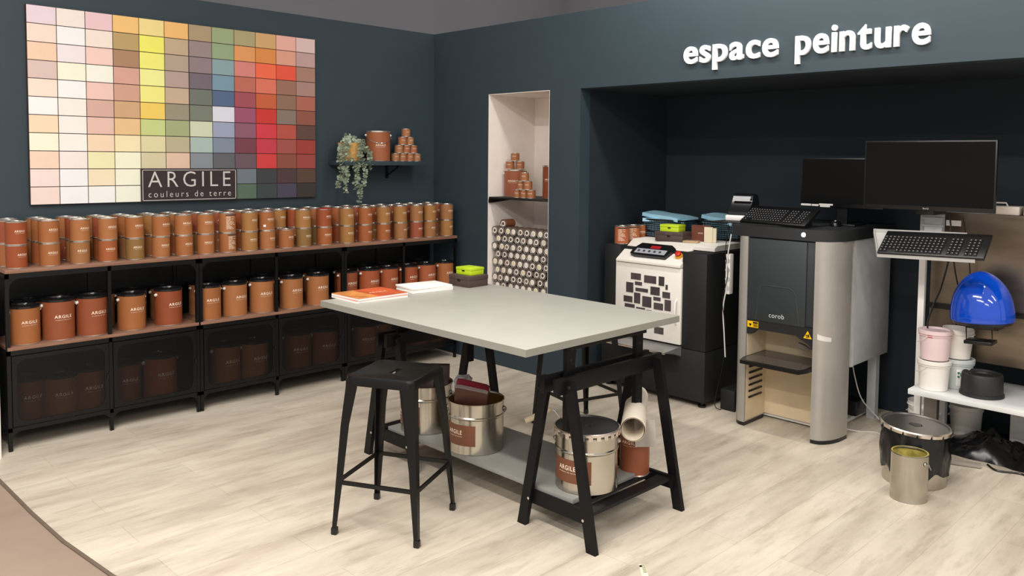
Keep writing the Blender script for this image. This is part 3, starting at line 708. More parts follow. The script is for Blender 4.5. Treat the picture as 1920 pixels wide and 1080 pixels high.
# buckets under the table
def steel_bucket(name, label, loc, rz, r=0.131, h=0.235, rim='open', rot_text=0.0, liner='B08A55'):
    t = thing(name, label, 'bucket', loc, rz)
    mb = MB(); mb.lathe([(0, 0.004), (r-0.006, 0.004), (r-0.004, 0), (r+0.001, 0.001), (r, 0.012), (r, 0.16), (r+0.004, 0.165), (r+0.004, 0.170), (r, 0.175), (r+0.001, h-0.006), (r+0.005, h-0.004), (r+0.005, h), (r+0.001, h+0.001), (r-0.002, h-0.004), (r-0.003, 0.02), (0, 0.02)], 48)
    b = obj('shell', mb, TIN, t)
    mb = MB(); mb.lathe([(r-0.0032, 0.03), (r-0.0026, h-0.006)], 48); mb.lathe([(0, 0.021), (r-0.0032, 0.021)], 48); obj('inner_coating', mb, mat('gold_lacquer', 'A07A45', 0.3, metal=0.6), t)
    mb = MB(); n = 14; a0, a1 = -1.42, 0.16; z0, z1 = 0.042, 0.138
    for k in range(n):
        A = -math.pi/2+a0+(a1-a0)*k/n; B = -math.pi/2+a0+(a1-a0)*(k+1)/n; q = r+0.0007
        mb.add([(q*math.cos(A), q*math.sin(A), z0), (q*math.cos(B), q*math.sin(B), z0), (q*math.cos(B), q*math.sin(B), z1), (q*math.cos(A), q*math.sin(A), z1)], [(0, 1, 2, 3)])
    lb = obj('paper_label', mb, mat('label_brown', '70432C', 0.5), t, label='rust brown paper label')
    mb = MB(); wrap_text(mb, 'ARGILE', 0.027, r+0.0008, 0.094, width=0.085, ang=-0.66, offset=0.0003); wrap_text(mb, 'couleurs de terre', 0.0085, r+0.0008, 0.082, width=0.085, ang=-0.66); obj('lettering', mb, CREAM, lb)
    for s in (-1, 1):
        mb = MB(); M = Matrix.Translation((s*(r+0.001), 0, h-0.045)) @ Matrix.Rotation(R(90)*s, 4, 'Y')
        mb.lathe([(0.013, 0), (0.011, 0.005), (0.006, 0.010), (0, 0.011)], 14, M); obj('handle_ear', mb, TIN, t)
    mb = MB(); pts = []
    for k in range(21):
        a = math.pi*k/20; x = -(r+0.011)*math.cos(a); pts.append((x, math.sqrt(max(0, (r+0.012)**2-x*x))+0.002, h-0.045-0.085*math.sin(a)))
    mb.tube(pts, 0.0022, 6); obj('wire_handle', mb, CHROME, t)

    return t
B1 = (-1.575, -1.915, 0.166); B2 = (-1.583, -2.303, 0.166); B3 = (-1.545, -2.962, 0.166)
steel_bucket('metal_bucket', 'shiny metal bucket behind the front stool, holding dark boxes', B1, R(-62), r=0.13)
steel_bucket('metal_bucket', 'open metal bucket in the middle of the low board, holding brown folders', B2, R(-52))
b3 = steel_bucket('metal_bucket', 'lidded metal bucket inside the near trestle with brown label', B3, R(-50), r=0.131)
mb = MB(); r = 0.138; mb.lathe([(r, -0.012), (r+0.001, -0.002), (r, 0.004), (r-0.006, 0.006), (r-0.008, 0.001), (0.018, 0.001), (0.017, -0.006), (0, -0.006)], 48, Matrix.Translation((0, 0, 0.245)) )
lid = obj('lid', mb, mat('lid_grey', '4A4A4C', 0.35, metal=0.6), b3, label='dark grey lid with bright crimped rim')
mb = MB(); mb.lathe([(r+0.0012, -0.004), (r+0.0022, 0.000), (r+0.0012, 0.005), (r-0.004, 0.0075)], 48, Matrix.Translation((0, 0, 0.245)))
for k in range(26):
    M = Matrix.Rotation(2*math.pi*k/26, 4, 'Z') @ Matrix.Translation((r+0.0012, 0, 0.236)); mb.box((-0.0015, -0.009, -0.010), (0.0015, 0.009, 0.010), 0, M)
cr = obj('crimped_band', mb, TINR, lid); cr['kind'] = 'stuff'
# content of bucket 1 and 2
def box_thing(name, label, cat, c0, size, loc, rot, m, bev=0.002, group=None):
    mb = MB(); mb.rbox((-size[0]/2, -size[1]/2, 0), (size[0]/2, size[1]/2, size[2]), bev); o = obj(name, mb, m, loc=loc, rot=rot); tag(o, label, cat, group); return o
box_thing('sample_box', 'dark brown box standing upright in the metal bucket behind the stool', 'box', 0, (0.10, 0.045, 0.295), (B1[0]+0.045, B1[1]-0.040, 0.19), (R(-2), R(1), R(-45)), BROWNBOX)
box_thing('sample_box', 'second dark brown box leaning in the metal bucket behind the stool', 'box', 0, (0.11, 0.04, 0.25), (B1[0]-0.03, B1[1]-0.045, 0.19), (R(-5), R(-6), R(-55)), mat('brown_leather', '3A2018', 0.45))
def folder(name, label, loc, rot, size, m, edge_m):
    t = thing(name, label, 'folder', loc, rot)
    sx, sy, sz = size
    prof = [(-sx/2, 0), (sx/2, 0), (sx/2, sz*0.90), (sx/2-0.012, sz*0.92), (-sx/2+0.02, sz*0.985), (-sx/2, sz*0.98)]
    mb = MB(); mb.prism(prof, -sy/2, -sy/2+0.003, axis=1); mb.prism(prof, sy/2-0.003, sy/2, axis=1)
    mb.box((sx/2-0.003, -sy/2, 0), (sx/2, sy/2, sz*0.89)); obj('cover', mb, m, t)
    mb = MB(); mb.prism([(x*0.97, z*1.012 if z > 0 else 0.002) for x, z in prof], -sy/2+0.004, sy/2-0.004, axis=1); obj('pages', mb, edge_m, t)
    return t
folder('sample_folder', 'brown sample folder with grey pages, front one in the open bucket', (B2[0]-0.045, B2[1]-0.012, 0.190), (R(6), R(2), R(-50)), (0.155, 0.040, 0.285), mat('folder_brown', '4C2A1C', 0.5), mat('page_edges', '9A8C88', 0.7))
folder('sample_folder', 'dark red folder behind the brown one in the open bucket', (B2[0]-0.010, B2[1]+0.022, 0.190), (R(4), R(2), R(-50)), (0.155, 0.030, 0.300), DRED, DRED)
mb = MB(); mb.lathe([(0, -0.03), (0.045, -0.02), (0.06, 0.01), (0.045, 0.03), (0, 0.035)], 20)
for i, v in enumerate(mb.v):
    d = noise.noise_vector(Vector(v)*30)*0.022; mb.v[i] = (v[0]*0.8+d[0], v[1]*0.6+d[1], v[2]+d[2])
tag(obj('crumpled_plastic_bag', mb, mat('clear_plastic', 'C9C8D2', 0.2, trans=0.3, alpha=0.85), loc=(B2[0]-0.010, B2[1]+0.085, 0.462)), 'crumpled clear plastic bag at the back of the open bucket', 'plastic bag')
# brown can, paper roll, sheet, roller
c4 = big_tin('paint_can', 0.066, 0.20, 'copper brown paint can under the paper roll, at the near trestle', 'paint can', lid=TINR, sz=0.02, label_w=0.075, tz=0.72)
c4.location = (-1.254, -2.993, 0.1455); c4.rotation_euler = (0, 0, R(-75))
for ch in c4.children:
    if ch.get('tinted'): ch.color = (*lin('8A4E34'), 1)
rollm = mat('cream_wallpaper', 'E2D6C4', 0.6, var=0.04)
t = thing('wallpaper_roll', 'cream wallpaper roll tilted over the brown can, open end to the viewer', 'paper roll', (-1.417, -3.106, 0.4025))
ax = Vector((0.427, 0.302, 0.0)).normalized(); q = ax.to_track_quat('Z', 'Y').to_matrix().to_4x4()
mb = MB(); n = 90; turns = 2.6; vs = []
for k in range(n+1):
    a = 2*math.pi*turns*k/n; rr = 0.046+0.006*k/n
    vs += [(rr*math.cos(a), rr*math.sin(a), 0), (rr*math.cos(a), rr*math.sin(a), 0.50)]
mb.add(vs, [(2*k, 2*k+2, 2*k+3, 2*k+1) for k in range(n)], 0, q)
mb.add([], []); obj('rolled_sheet', mb, [rollm], t)
mb = MB(); mb.lathe([(0.0515, 0.004), (0.0530, 0.004), (0.0490, 0.50), (0.0475, 0.50), (0.0515, 0.004)], 40, q); obj('outer_layer', mb, rollm, t)
mb = MB(); M = Matrix.Translation((-1.285, -3.07, 0.355)) @ Matrix.Rotation(R(-42), 4, 'Z') @ Matrix.Rotation(R(-20), 4, 'X')
vs = []
for i in range(7):
    for j in range(7): vs.append((-0.045+0.015*i, 0.012*math.sin(i*0.7), -0.065+0.019*j))
mb.add(vs, [(i*7+j, i*7+j+1, (i+1)*7+j+1, (i+1)*7+j) for i in range(6) for j in range(6)], 0, M)
tag(obj('loose_paper_sheet', mb, mat('greyish_paper', '9C948C', 0.7)), 'loose pale paper sheet hanging behind the wallpaper roll', 'paper')
t = thing('paint_roller', 'paint roller with a pale handle resting on the lidded bucket rim', 'paint roller', (-1.60, -2.785, 0.430))
mb = MB(); mb.tube([(-0.095, 0.0, -0.026), (-0.04, 0, 0.0), (0.015, -0.0, 0.026)], [0.0135, 0.013, 0.010], 12); obj('handle', mb, mat('pale_wood', 'CDBB9C', 0.6), t, label='pale wooden handle')
mb = MB(); mb.tube([(0.014, 0, 0.025), (0.03, -0.01, 0.022), (0.05, -0.03, 0.0), (0.075, -0.06, 0.002), (0.14, -0.08, 0.003)], 0.0025, 6); obj('wire_frame', mb, CHROME, t)
t.rotation_euler = (0, 0, R(-45))

# things on the table
zt = TZ
t = thing('brochure', 'orange printed brochure on top of its pile at the left table end', 'brochure', (-1.745, -1.655, zt+0.014), R(2)); t0 = t
brim = mat('orange_print', 'D9623C', 0.35, var=0.25, scale=9)
def sheaf(name, label, cat, loc, rz, sx, sy, h, cover, group=None):
    t = thing(name, label, cat, loc, rz, group)
    mb = MB(); mb.box((-sx/2+0.001, -sy/2+0.001, 0), (sx/2-0.001, sy/2-0.001, h-0.0008)); obj('pages', mb, PAPER, t)
    mb = MB(); mb.box((-sx/2, -sy/2, h-0.0008), (sx/2, sy/2, h)); obj('cover', mb, cover, t)
    return t
COLW = []
bpy.data.objects.remove(t0)
bt = sheaf('brochure', 'second orange brochure, under the top one at the left table end', 'brochure', (-1.745, -1.664, zt+0.0002), R(88), 0.240, 0.305, 0.012, brim, 'orange brochures on the table')
bt = sheaf('brochure', 'topmost orange brochure with white title at the left table end', 'brochure', (-1.742, -1.662, zt+0.0125), R(91), 0.240, 0.305, 0.011, mat('orange_print2', 'DB6238', 0.3, var=0.3, scale=7), 'orange brochures on the table')
mb = MB(); mb.box((-0.118, 0.03, 0.0111), (0.118, 0.150, 0.0114)); obj('photo_band', mb, mat('amber_photo', 'E0924E', 0.3, var=0.5, scale=14), bt, label='amber photograph on the cover')
mb = MB(); flat_text(mb, 'ARGILE', 0.030, lambda x, y, z: (-0.02+y, -0.04-x, 0.0117), width=0.11); obj('lettering', mb, CREAM, bt)
for k, (dx, dy, rz) in enumerate([(0, 0, -32), (0.004, 0.003, -34), (-0.003, 0.002, -31)]):
    mb = MB(); mb.rbox((-0.125, -0.09, 0), (0.125, 0.09, 0.0095), 0.001)
    tag(obj('paper_block', mb, PAPER, loc=(-1.385+dx, -1.655+dy, zt+0.0002+k*0.0098), rot=R(rz+24)), '%s white leaflet pack in the pile beside the orange brochures' % ['lowest', 'middle', 'uppermost'][k], 'leaflets', 'white leaflet packs on the table')
def lidded_box(name, label, loc, rz, sx, sy, h, m, tab=True, text=None):
    t = thing(name, label, 'box', loc, rz)
    mb = MB(); mb.rbox((-sx/2, -sy/2, 0), (sx/2, sy/2, h*0.62), 0.0015); obj('box_base', mb, m, t)
    mb = MB(); mb.rbox((-sx/2-0.0015, -sy/2-0.0015, h*0.625), (sx/2+0.0015, sy/2+0.0015, h), 0.0015); obj('box_lid', mb, m, t)
    if tab:
        mb = MB(); mb.rbox((-0.010, -sy/2-0.004, h*0.48), (0.010, -sy/2-0.0005, h*0.66), 0.001); obj('closing_tab', mb, BLACKP, t)
    if text:
        mb = MB(); flat_text(mb, text, 0.018, lambda x, y, z: (x, -sy/2-0.0022, h*0.72+y), width=0.05); obj('lettering', mb, mat('dim_print', '6E5C58', 0.5), t)
    return t
lidded_box('storage_box', 'dark brown lidded box at the far corner of the tabletop', (-1.100, -1.690, zt+0.0002), R(-88), 0.165, 0.145, 0.062, BROWNBOX, True, 'ARGILE')
lidded_box('storage_box', 'lime green lidded box on top of the brown box on the tabletop', (-1.085, -1.685, zt+0.0625), R(-88), 0.120, 0.100, 0.040, LIME, True)
# ------------------------------------------------------------------ stools
def stool(loc, rz, label):
    t = thing('bar_stool', label, 'stool', loc, rz, 'black metal stools')
    hs, hf, sh = 0.150, 0.193, 0.648
    mb = MB()
    # seat: rounded square shell with skirt
    def ring(h, r, z): return [(x, y, z) for x, y in rounded(-h, h, -h, h, r, 5)]
    lv = [ring(hs+0.002, 0.035, sh-0.038), ring(hs+0.002, 0.035, sh-0.008), ring(hs-0.001, 0.035, sh-0.001), ring(hs-0.006, 0.032, sh+0.001), ring(hs-0.014, 0.028, sh), ring(hs-0.020, 0.025, sh-0.004)]
    n = len(lv[0]); vs = [p for l in lv for p in l]; fs = []
    for a in range(len(lv)-1):
        for k in range(n): fs.append((a*n+k, a*n+(k+1) % n, (a+1)*n+(k+1) % n, (a+1)*n+k))
    # inner panel with slot
    slot = [(0.045*math.cos(R(a))*1.0 if False else 0, 0) for a in []]
    inner = lv[-1]; sl = []
    for p in inner:
        a = math.atan2(p[1], p[0]); ex = 0.044*abs(math.cos(a))**0.4*(1 if math.cos(a) > 0 else -1); ey = 0.014*abs(math.sin(a))**0.6*(1 if math.sin(a) > 0 else -1)
        sl.append((ex, ey, sh-0.004))
    base = len(vs); vs += sl; vs += [(p[0], p[1], sh-0.012) for p in sl]
    o_ = (len(lv)-1)*n
    for k in range(n): j = (k+1) % n; fs.append((o_+k, o_+j, base+j, base+k)); fs.append((base+k, base+j, base+n+j, base+n+k))
    mb.add(vs, fs); obj('seat', mb, BLACKM, t)
    for sx in (-1, 1):
        for sy in (-1, 1):
            mb = MB()
            # folded sheet leg: L section tapered, corner outside
            def sec(px, py, w_, z, tk=0.0035):
                return [(px, py, z), (px-sx*w_, py, z), (px-sx*w_, py-sy*tk, z), (px-sx*tk*1.6, py-sy*tk*1.6, z), (px-sx*tk, py-sy*w_, z), (px, py-sy*w_, z)]
            secs = []
            for z, f, w_ in ((sh-0.012, 0.0, 0.050), (sh-0.045, 0.02, 0.050), (0.45, 0.36, 0.036), (0.22, 0.70, 0.029), (0.03, 0.97, 0.019), (0.0, 1.0, 0.017)):
                c = hs-0.001+(hf-hs)*f; secs.append(sec(sx*c, sy*c, w_, z))
            vs = [p for s_ in secs for p in s_]; m_ = 6; fs = [tuple(range(m_)), tuple(range(m_*5, m_*6))]
            for a in range(5):
                for k in range(m_): fs.append((a*m_+k, a*m_+(k+1) % m_, (a+1)*m_+(k+1) % m_, (a+1)*m_+k))
            mb.add(vs, fs); lg = obj('leg', mb, BLACKM, t)
            mb = MB(); mb.rbox((sx*(hf+0.002), sy*(hf+0.002), 0), (sx*(hf-0.022), sy*(hf-0.022), 0.030), 0.004); obj('foot_cap', mb, BLACKP, lg)
    cz = 0.215; c = hs+(hf-hs)*(sh-cz)/sh-0.004
    for a, b in (((-c, -c), (c, -c)), ((c, -c), (c, c)), ((c, c), (-c, c)), ((-c, c), (-c, -c))):
        mb = MB(); mb.beam((*a, cz), (*b, cz), (0, 0, 1), 0.016, 0.009); obj('stretcher', mb, BLACKM, t)
    return t
stool((-2.123, -2.404, 0), R(27.5), 'black metal stool standing in front of the grey table')
stool((-0.64, -2.12, 0), R(-15), 'black metal stool behind the grey table, seen between its trestle legs')

# ------------------------------------------------------------------ paint mixer (white front) in alcove
t = thing('paint_mixer', 'white fronted paint shaker in a black casing, left in the alcove', 'paint mixer', (0, 0, 0))
mb = MB()
mb.rbox((0.20, -1.745, 0.035), (0.93, -1.613, 0.962), 0.004); mb.rbox((0.178, -2.436, 0.355), (0.93, -2.258, 0.960), 0.004); mb.rbox((0.178, -2.436, 0.035), (0.93, -1.613, 0.352), 0.004); mb.box((0.24, -2.25, 0.352), (0.93, -1.75, 0.955))
obj('casing', mb, BLACKMATT, t)
for x, y in ((0.215, -2.40), (0.215, -1.66), (0.88, -2.40), (0.88, -1.66)):
    mb = MB(); mb.cyl((x, y, 0), 0.026, 0, 0.012, 16); mb.cyl((x, y, 0), 0.010, 0.01, 0.036, 10); obj('foot', mb, BLACKP, t)
mb = MB(); mb.rbox((0.162, -2.263, 0.374), (0.182, -1.742, 0.858), 0.003); d = obj('door', mb, mat('mixer_white', 'E6E1D8', 0.4, var=0.02), t)
RECT = [(-1.87, -1.951, 0.789, 0.755), (-1.978, -2.073, 0.784, 0.744), (-2.093, -2.136, 0.788, 0.737), (-1.904, -1.961, 0.735, 0.72), (-1.832, -1.891, 0.724, 0.666), (-1.909, -2.01, 0.695, 0.68), (-2.03, -2.102, 0.716, 0.671), (-2.147, -2.163, 0.74, 0.716), (-2.124, -2.182, 0.693, 0.662), (-1.813, -1.885, 0.632, 0.6), (-1.899, -1.949, 0.661, 0.6), (-2.054, -2.11, 0.652, 0.637), (-1.966, -2.038, 0.646, 0.585), (-2.058, -2.13, 0.615, 0.58), (-2.142, -2.19, 0.644, 0.582), (-1.823, -1.904, 0.581, 0.556), (-1.917, -1.989, 0.568, 0.540), (-2.0, -2.04, 0.56, 0.53), (-2.065, -2.137, 0.46, 0.425), (-1.88, -1.96, 0.52, 0.47), (-2.01, -2.10, 0.515, 0.48), (-2.125, -2.18, 0.555, 0.50)]
mb = MB()
for a, b, z1, z0 in RECT: mb.box((0.1595, b, z0-0.004), (0.1622, a, z1+0.004))
obj('window_cutouts', mb, mat('smoked_window', '4A4244', 0.2, var=0.25, scale=10), d, label='pattern of dark rectangular windows')
mb = MB(); mb.tube([(0.160, -2.232, 0.66), (0.140, -2.236, 0.64), (0.132, -2.238, 0.58), (0.140, -2.236, 0.52), (0.160, -2.232, 0.50)], 0.006, 8); obj('handle', mb, WHITE, d)
# console
mb = MB(); mb.prism([(0.150, 0.862), (0.150, 0.875), (0.335, 1.000), (0.93, 1.008), (0.93, 0.966), (0.30, 0.966), (0.22, 0.90), (0.20, 0.862)], -2.262, -1.752, axis=1)
mb.prism([(0.305, 0.9655), (0.305, 0.985), (0.335, 1.000), (0.93, 1.008), (0.93, 0.9655)], -2.41, -2.262, axis=1)
cons = obj('console', mb, mat('mixer_white', 'E6E1D8'), t)
sl = Vector((0.185, 0, 0.125)).normalized(); nrm = Vector((-0.125, 0, 0.185)).normalized()
C0 = Vector((0.150, 0, 0.875))
Mc = Matrix(((0, sl.x, nrm.x, 0), (-1, 0, 0, 0), (0, sl.z, nrm.z, 0), (0, 0, 0, 1))); Mc.translation = C0 + Vector((0, -2.000, 0)) + sl*0.100
mb = MB(); mb.prism([(-0.155, -0.05), (-0.16, 0.0), (-0.125, 0.062), (0.115, 0.062), (0.155, 0.035), (0.125, -0.06), (-0.12, -0.062)], 0, 0.022, axis=2, M=Mc); dsp = obj('control_unit', mb, BLACKP, cons)
mb = MB(); mb.box((-0.128, -0.042, 0.022), (0.112, 0.004, 0.0235), 0, Mc); obj('button_strip', mb, mat('strip_grey', '9A9CA4', 0.4), dsp)
mb = MB(); mb.box((-0.03, 0.013, 0.022), (0.045, 0.040, 0.0235), 0, Mc); obj('red_display', mb, mat('led_red', '8E1A20', 0.2, emit=0.25), dsp)
mb = MB()
for k in range(5): mb.cyl((-0.10+k*0.042, -0.02, 0), 0.009, 0.0235, 0.0275, 12, M=Mc)
obj('buttons', mb, DGREY, dsp)
Me = Matrix(((0, sl.x, nrm.x, 0), (-1, 0, 0, 0), (0, sl.z, nrm.z, 0), (0, 0, 0, 1))); Me.translation = C0 + Vector((0, -2.205, 0)) + sl*0.085
mb = MB(); mb.cyl((0, 0, 0), 0.024, 0, 0.014, 20, M=Me); es = obj('emergency_base', mb, mat('button_amber', 'E8A010', 0.4), cons)
mb = MB(); mb.lathe([(0.012, 0.014), (0.012, 0.02), (0.020, 0.022), (0.020, 0.030), (0.014, 0.036), (0, 0.037)], 20, Me); obj('emergency_button', mb, RED, es)
mb = MB(); mb.prism([(0.005, 0.345), (0.005, 0.352), (0.235, 0.366), (0.235, 0.36), (0.177, 0.30), (0.1, 0.33)], -2.262, -1.80, axis=1); lg = obj('drip_ledge', mb, mat('ledge_grey', '8E8C8A', 0.3, metal=0.5), t)
mb = MB(); mb.rbox((0.000, -2.262, 0.338), (0.010, -1.80, 0.352), 0.002); obj('ledge_trim', mb, TINR, lg)
# stuff on top of mixer
for k, (x, y, c, n) in enumerate([(0.28, -1.695, 'A85E3A', 'front'), (0.395, -1.700, 'A8643C', 'middle'), (0.505, -1.695, '9C5836', 'rear')]):
    o = dup(proto_back if k < 2 else proto, (x, y-0.0, 0.963), R(-40), '%s paint tin of the three standing on the left edge of the white mixer' % n, 'paint tins on the mixer', c)
def basket(label, loc, rz, sx, sy, h):
    t = thing('mesh_basket', label, 'basket', loc, rz, 'black plastic baskets on the mixer')
    mb = MB()
    def wall(P, Q, z0, z1):
        P, Q = Vector((*P, 0)), Vector((*Q, 0)); L_ = (Q-P).length; n = int(L_/0.0125); d = (Q-P).normalized(); nn = Vector((-d.y, d.x, 0))
        for k in range(n+1):
            p = P.lerp(Q, k/n); mb.beam((p.x, p.y, z0), (p.x, p.y, z1), nn, 0.002, 0.0045)
        m_ = int((z1-z0)/0.0125)
        for k in range(m_+1):
            z = z0+(z1-z0)*k/m_; mb.beam((P.x, P.y, z), (Q.x, Q.y, z), (0, 0, 1), 0.0045, 0.002)
    cs = [(-sx/2, -sy/2), (sx/2, -sy/2), (sx/2, sy/2), (-sx/2, sy/2)]
    for a, b in zip(cs, cs[1:]+cs[:1]):
        wall(a, b, 0.004, h-0.01)
    obj('mesh_walls', mb, BLACKP, t)
    mb = MB()
    for a, b in zip(cs, cs[1:]+cs[:1]): mb.tube([(*a, h-0.006), (*b, h-0.006)], 0.006, 6)
    obj('rim', mb, BLACKP, t)
    mb = MB(); mb.box((-sx/2, -sy/2, 0), (sx/2, sy/2, 0.004)); obj('base', mb, BLACKP, t)
    return t
def papers(x, y, z, n, s, rz, nm, seed):
    r_ = random.Random(seed)
    for k in range(n):
        mb = MB(); L_, W_ = s; h_ = 0.024
        vs = []
        for top in (0, 1):
            for i in range(7):
                for j in range(5): vs.append((-L_/2+L_*i/6, -W_/2+W_*j/4, top*h_+0.005*math.sin(i*0.9+k)+0.004*math.cos(j*1.3+k)))
        fs = [(i*5+j, i*5+j+1, (i+1)*5+j+1, (i+1)*5+j) for i in range(6) for j in range(4)]
        fs += [tuple(35+q for q in reversed(f)) for f in fs]
        ring = [i*5 for i in range(7)]+[30+j for j in range(1, 5)]+[i*5+4 for i in range(5, -1, -1)]+[j for j in range(3, 0, -1)]
        fs += [(ring[q], ring[(q+1) % len(ring)], 35+ring[(q+1) % len(ring)], 35+ring[q]) for q in range(len(ring))]
        mb.add(vs, fs)
        o = obj('blue_cloth', mb, LBLUE, loc=(x+r_.uniform(-.008, .008), y+(r_.uniform(-.03, .03) if k > 3 else r_.uniform(-.006, .006)), z+k*0.0245), rot=(R(r_.uniform(-2, 2)+(5 if k == n-1 else 0)), R(r_.uniform(-1.5, 1.5)), R(rz+(r_.uniform(-12, 12) if k > 3 else r_.uniform(-1, 1)))))
        tag(o, '%s pale blue folded cloth in the %s basket on the mixer' % (['lowest', 'second lowest', 'third lowest', 'third highest', 'second highest', 'highest'][k], nm), 'cloth', 'pale blue cloths in the mixer baskets')
basket('black open mesh basket of blue cloths, left of the two on the mixer', (0.62, -1.86, 1.006), R(3), 0.26, 0.36, 0.125)
basket('black open mesh basket of blue cloths, right of the two, beside the label printer', (0.76, -2.24, 1.008), R(-4), 0.26, 0.33, 0.125)
papers(0.62, -1.86, 1.013, 6, (0.225, 0.315), 3, 'left', 4); papers(0.76, -2.24, 1.013, 6, (0.225, 0.285), -4, 'right', 9)
lidded_box('storage_box', 'dark brown lidded box on the white deck of the mixer', (0.395, -2.035, 1.002), R(-82), 0.20, 0.13, 0.062, BROWNBOX, True, 'ARGILE')
lidded_box('storage_box', 'lime green lidded box on the brown box on the mixer', (0.395, -2.03, 1.0645), R(-82), 0.135, 0.10, 0.045, LIME, True)
t = thing('swatch_book', 'brown covered swatch book standing on the mixer deck', 'book', (0.50, -2.185, 1.003), R(-80))
mb = MB(); mb.box((-0.06, -0.016, 0), (0.06, -0.012, 0.105)); mb.box((-0.06, 0.012, 0), (0.06, 0.016, 0.105)); mb.box((-0.0635, -0.016, 0), (-0.06, 0.016, 0.105)); cv = obj('cover', mb, mat('book_brown', '6A3828', 0.5), t)
mb = MB(); mb.box((-0.059, -0.0118, 0.002), (0.056, 0.0118, 0.101)); obj('pages', mb, mat('cream_pages', 'D9CDB0', 0.7), t)
mb = MB(); flat_text(mb, 'ARGILE', 0.012, lambda x, y, z: (x, -0.0166, 0.05+y), width=0.035); obj('lettering', mb, CREAM, cv)
for k in range(2):
    mb = MB(); mb.rbox((-0.028, -0.006, 0), (0.028, 0.006, 0.100-k*0.006), 0.001)
    tag(obj('swatch_cards', mb, mat('cream_pages', 'D9CDB0'), loc=(0.46+k*0.012, -2.265-k*0.02, 1.003), rot=R(-75)), 'cream pack of swatch cards upright at the right of the brown book, %s' % ('nearer one' if k == 0 else 'further one'), 'cards', 'cream swatch cards on the mixer')
mb = MB(); mb.rbox((-0.05, -0.035, 0), (0.05, 0.035, 0.012), 0.001); tag(obj('kraft_packet', mb, mat('kraft', 'B09470', 0.6), loc=(0.385, -2.185, 1.002), rot=R(-70)), 'flat kraft coloured packet at the front edge of the mixer deck', 'packet')

# ------------------------------------------------------------------ tinting machine
T_ = thing('tinting_machine', 'tall silver and grey automatic paint tinting machine in the alcove', 'tinting machine', (0, 0, 0))
def column(yi, s):
    # inner edge at y=yi, bulging outward (s=-1 to the right)
    pts = [(0.075, yi)]
    for k in range(11):
        a = R(90*k/10); pts.append((0.26-0.185*math.cos(a)*1.0, yi+s*(0.02+0.088*math.sin(a))))
    pts += [(0.30, yi+s*0.108), (0.30, yi)]
    mb = MB(); mb.prism(pts, 0.022, 1.103, axis=2); c = obj('column', mb, SILVER, T_)
    mb = MB(); mb.prism([(x*0.995 if x > .2 else x+0.003, y) for x, y in pts], 0, 0.022, axis=2); obj('column_foot', mb, BLACKP, c)
column(-3.175, -1); column(-2.772, 1)
mb = MB(); mb.prism([(0.09, -2.66), (0.075, -2.78), (0.075, -3.18), (0.11, -3.235), (0.20, -3.286), (0.38, -3.288), (0.90, -3.285), (0.90, -2.66), (0.20, -2.66)], 1.103, 1.166, axis=2); obj('top_cap', mb, mat('cap_black', '1C1E20', 0.45), T_)
mb = MB(); mb.rbox((0.090, -3.173, 0.63), (0.16, -2.774, 1.099), 0.004); dr = obj('front_hood', mb, mat('hood_grey', '282D30', 0.45, var=0.04), T_)
mb = MB(); mb.rbox((0.078, -3.125, 0.628), (0.094, -2.775, 1.095), 0.003); dr = obj('front_door', mb, mat('hood_grey2', '2C3235', 0.45, var=0.04), T_)
mb = MB(); pts = [(0.0775, -2.83, 0.635), (0.0770, -2.848, 0.80), (0.0765, -2.858, 0.825), (0.0762, -2.88, 0.836), (0.0762, -3.03, 0.833), (0.0765, -3.055, 0.822), (0.0770, -3.068, 0.80), (0.0775, -3.092, 0.635)]
mb.tube(pts, 0.0012, 6); obj('raised_arch', mb, mat('arch_edge', '464C4F', 0.3), dr)
mb = MB()
flat_text(mb, 'corob', 0.038, lambda x, y, z: (0.0768-z, -2.957-x, 0.656+y), width=0.092, offset=-0.0002, spacing=1.08); obj('lettering', mb, mat('logo_white', 'D8DADA', 0.4), dr)
mb = MB(); mb.prism([(-2.774, 0.629), (-2.774, 0.543), (-2.80, 0.543), (-2.83, 0.575), (-3.07, 0.575), (-3.15, 0.535), (-3.175, 0.500), (-3.175, 0.629)], 0.082, 0.13, axis=0); hd = obj('lower_hood', mb, mat('cap_black', '1C1E20'), T_)
mb = MB(); mb.box((0.0805, -2.845, 0.582), (0.082, -2.776, 0.618)); wl = obj('warning_label', mb, YELLOW, hd)
mb = MB(); mb.box((0.0795, -2.842, 0.606), (0.0805, -2.812, 0.615)); mb.prism([(-2.795, 0.588), (-2.785, 0.603), (-2.805, 0.603)], 0.0795, 0.0805, axis=0)
for k in range(3): mb.box((0.0795, -2.842, 0.587+k*0.006), (0.0805, -2.815, 0.590+k*0.006))
obj('printed_symbols', mb, BLACKP, wl)
mb = MB(); mb.prism([(-3.115, 0.568), (-3.172, 0.568), (-3.1435, 0.618)], 0.0790, 0.0815, axis=0); wl = obj('warning_triangle', mb, BLACKP, hd)
mb = MB(); mb.prism([(-3.119, 0.5705), (-3.168, 0.5705), (-3.1435, 0.6135)], 0.0780, 0.0790, axis=0); obj('triangle_face', mb, YELLOW, wl)
mb = MB(); mb.beam((0.0775, -3.135, 0.578), (0.0775, -3.155, 0.583), (0, 0, 1), 0.005, 0.001); mb.beam((0.0775, -3.132, 0.588), (0.0775, -3.152, 0.590), (0, 0, 1), 0.005, 0.001); mb.beam((0.0775, -3.150, 0.580), (0.0775, -3.150, 0.596), (0, 1, 0), 0.004, 0.001); obj('triangle_symbol', mb, BLACKP, wl)
mb = MB(); mb.lathe([(0, 0), (0.013, 0), (0.012, 0.004), (0, 0.0055)], 20, Matrix.Translation((0.0755, -3.105, 1.136)) @ Matrix.Rotation(R(-90), 4, 'Y')); obj('power_light', mb, mat('power_light', 'DDEBFF', 0.2, emit=1.5), T_)
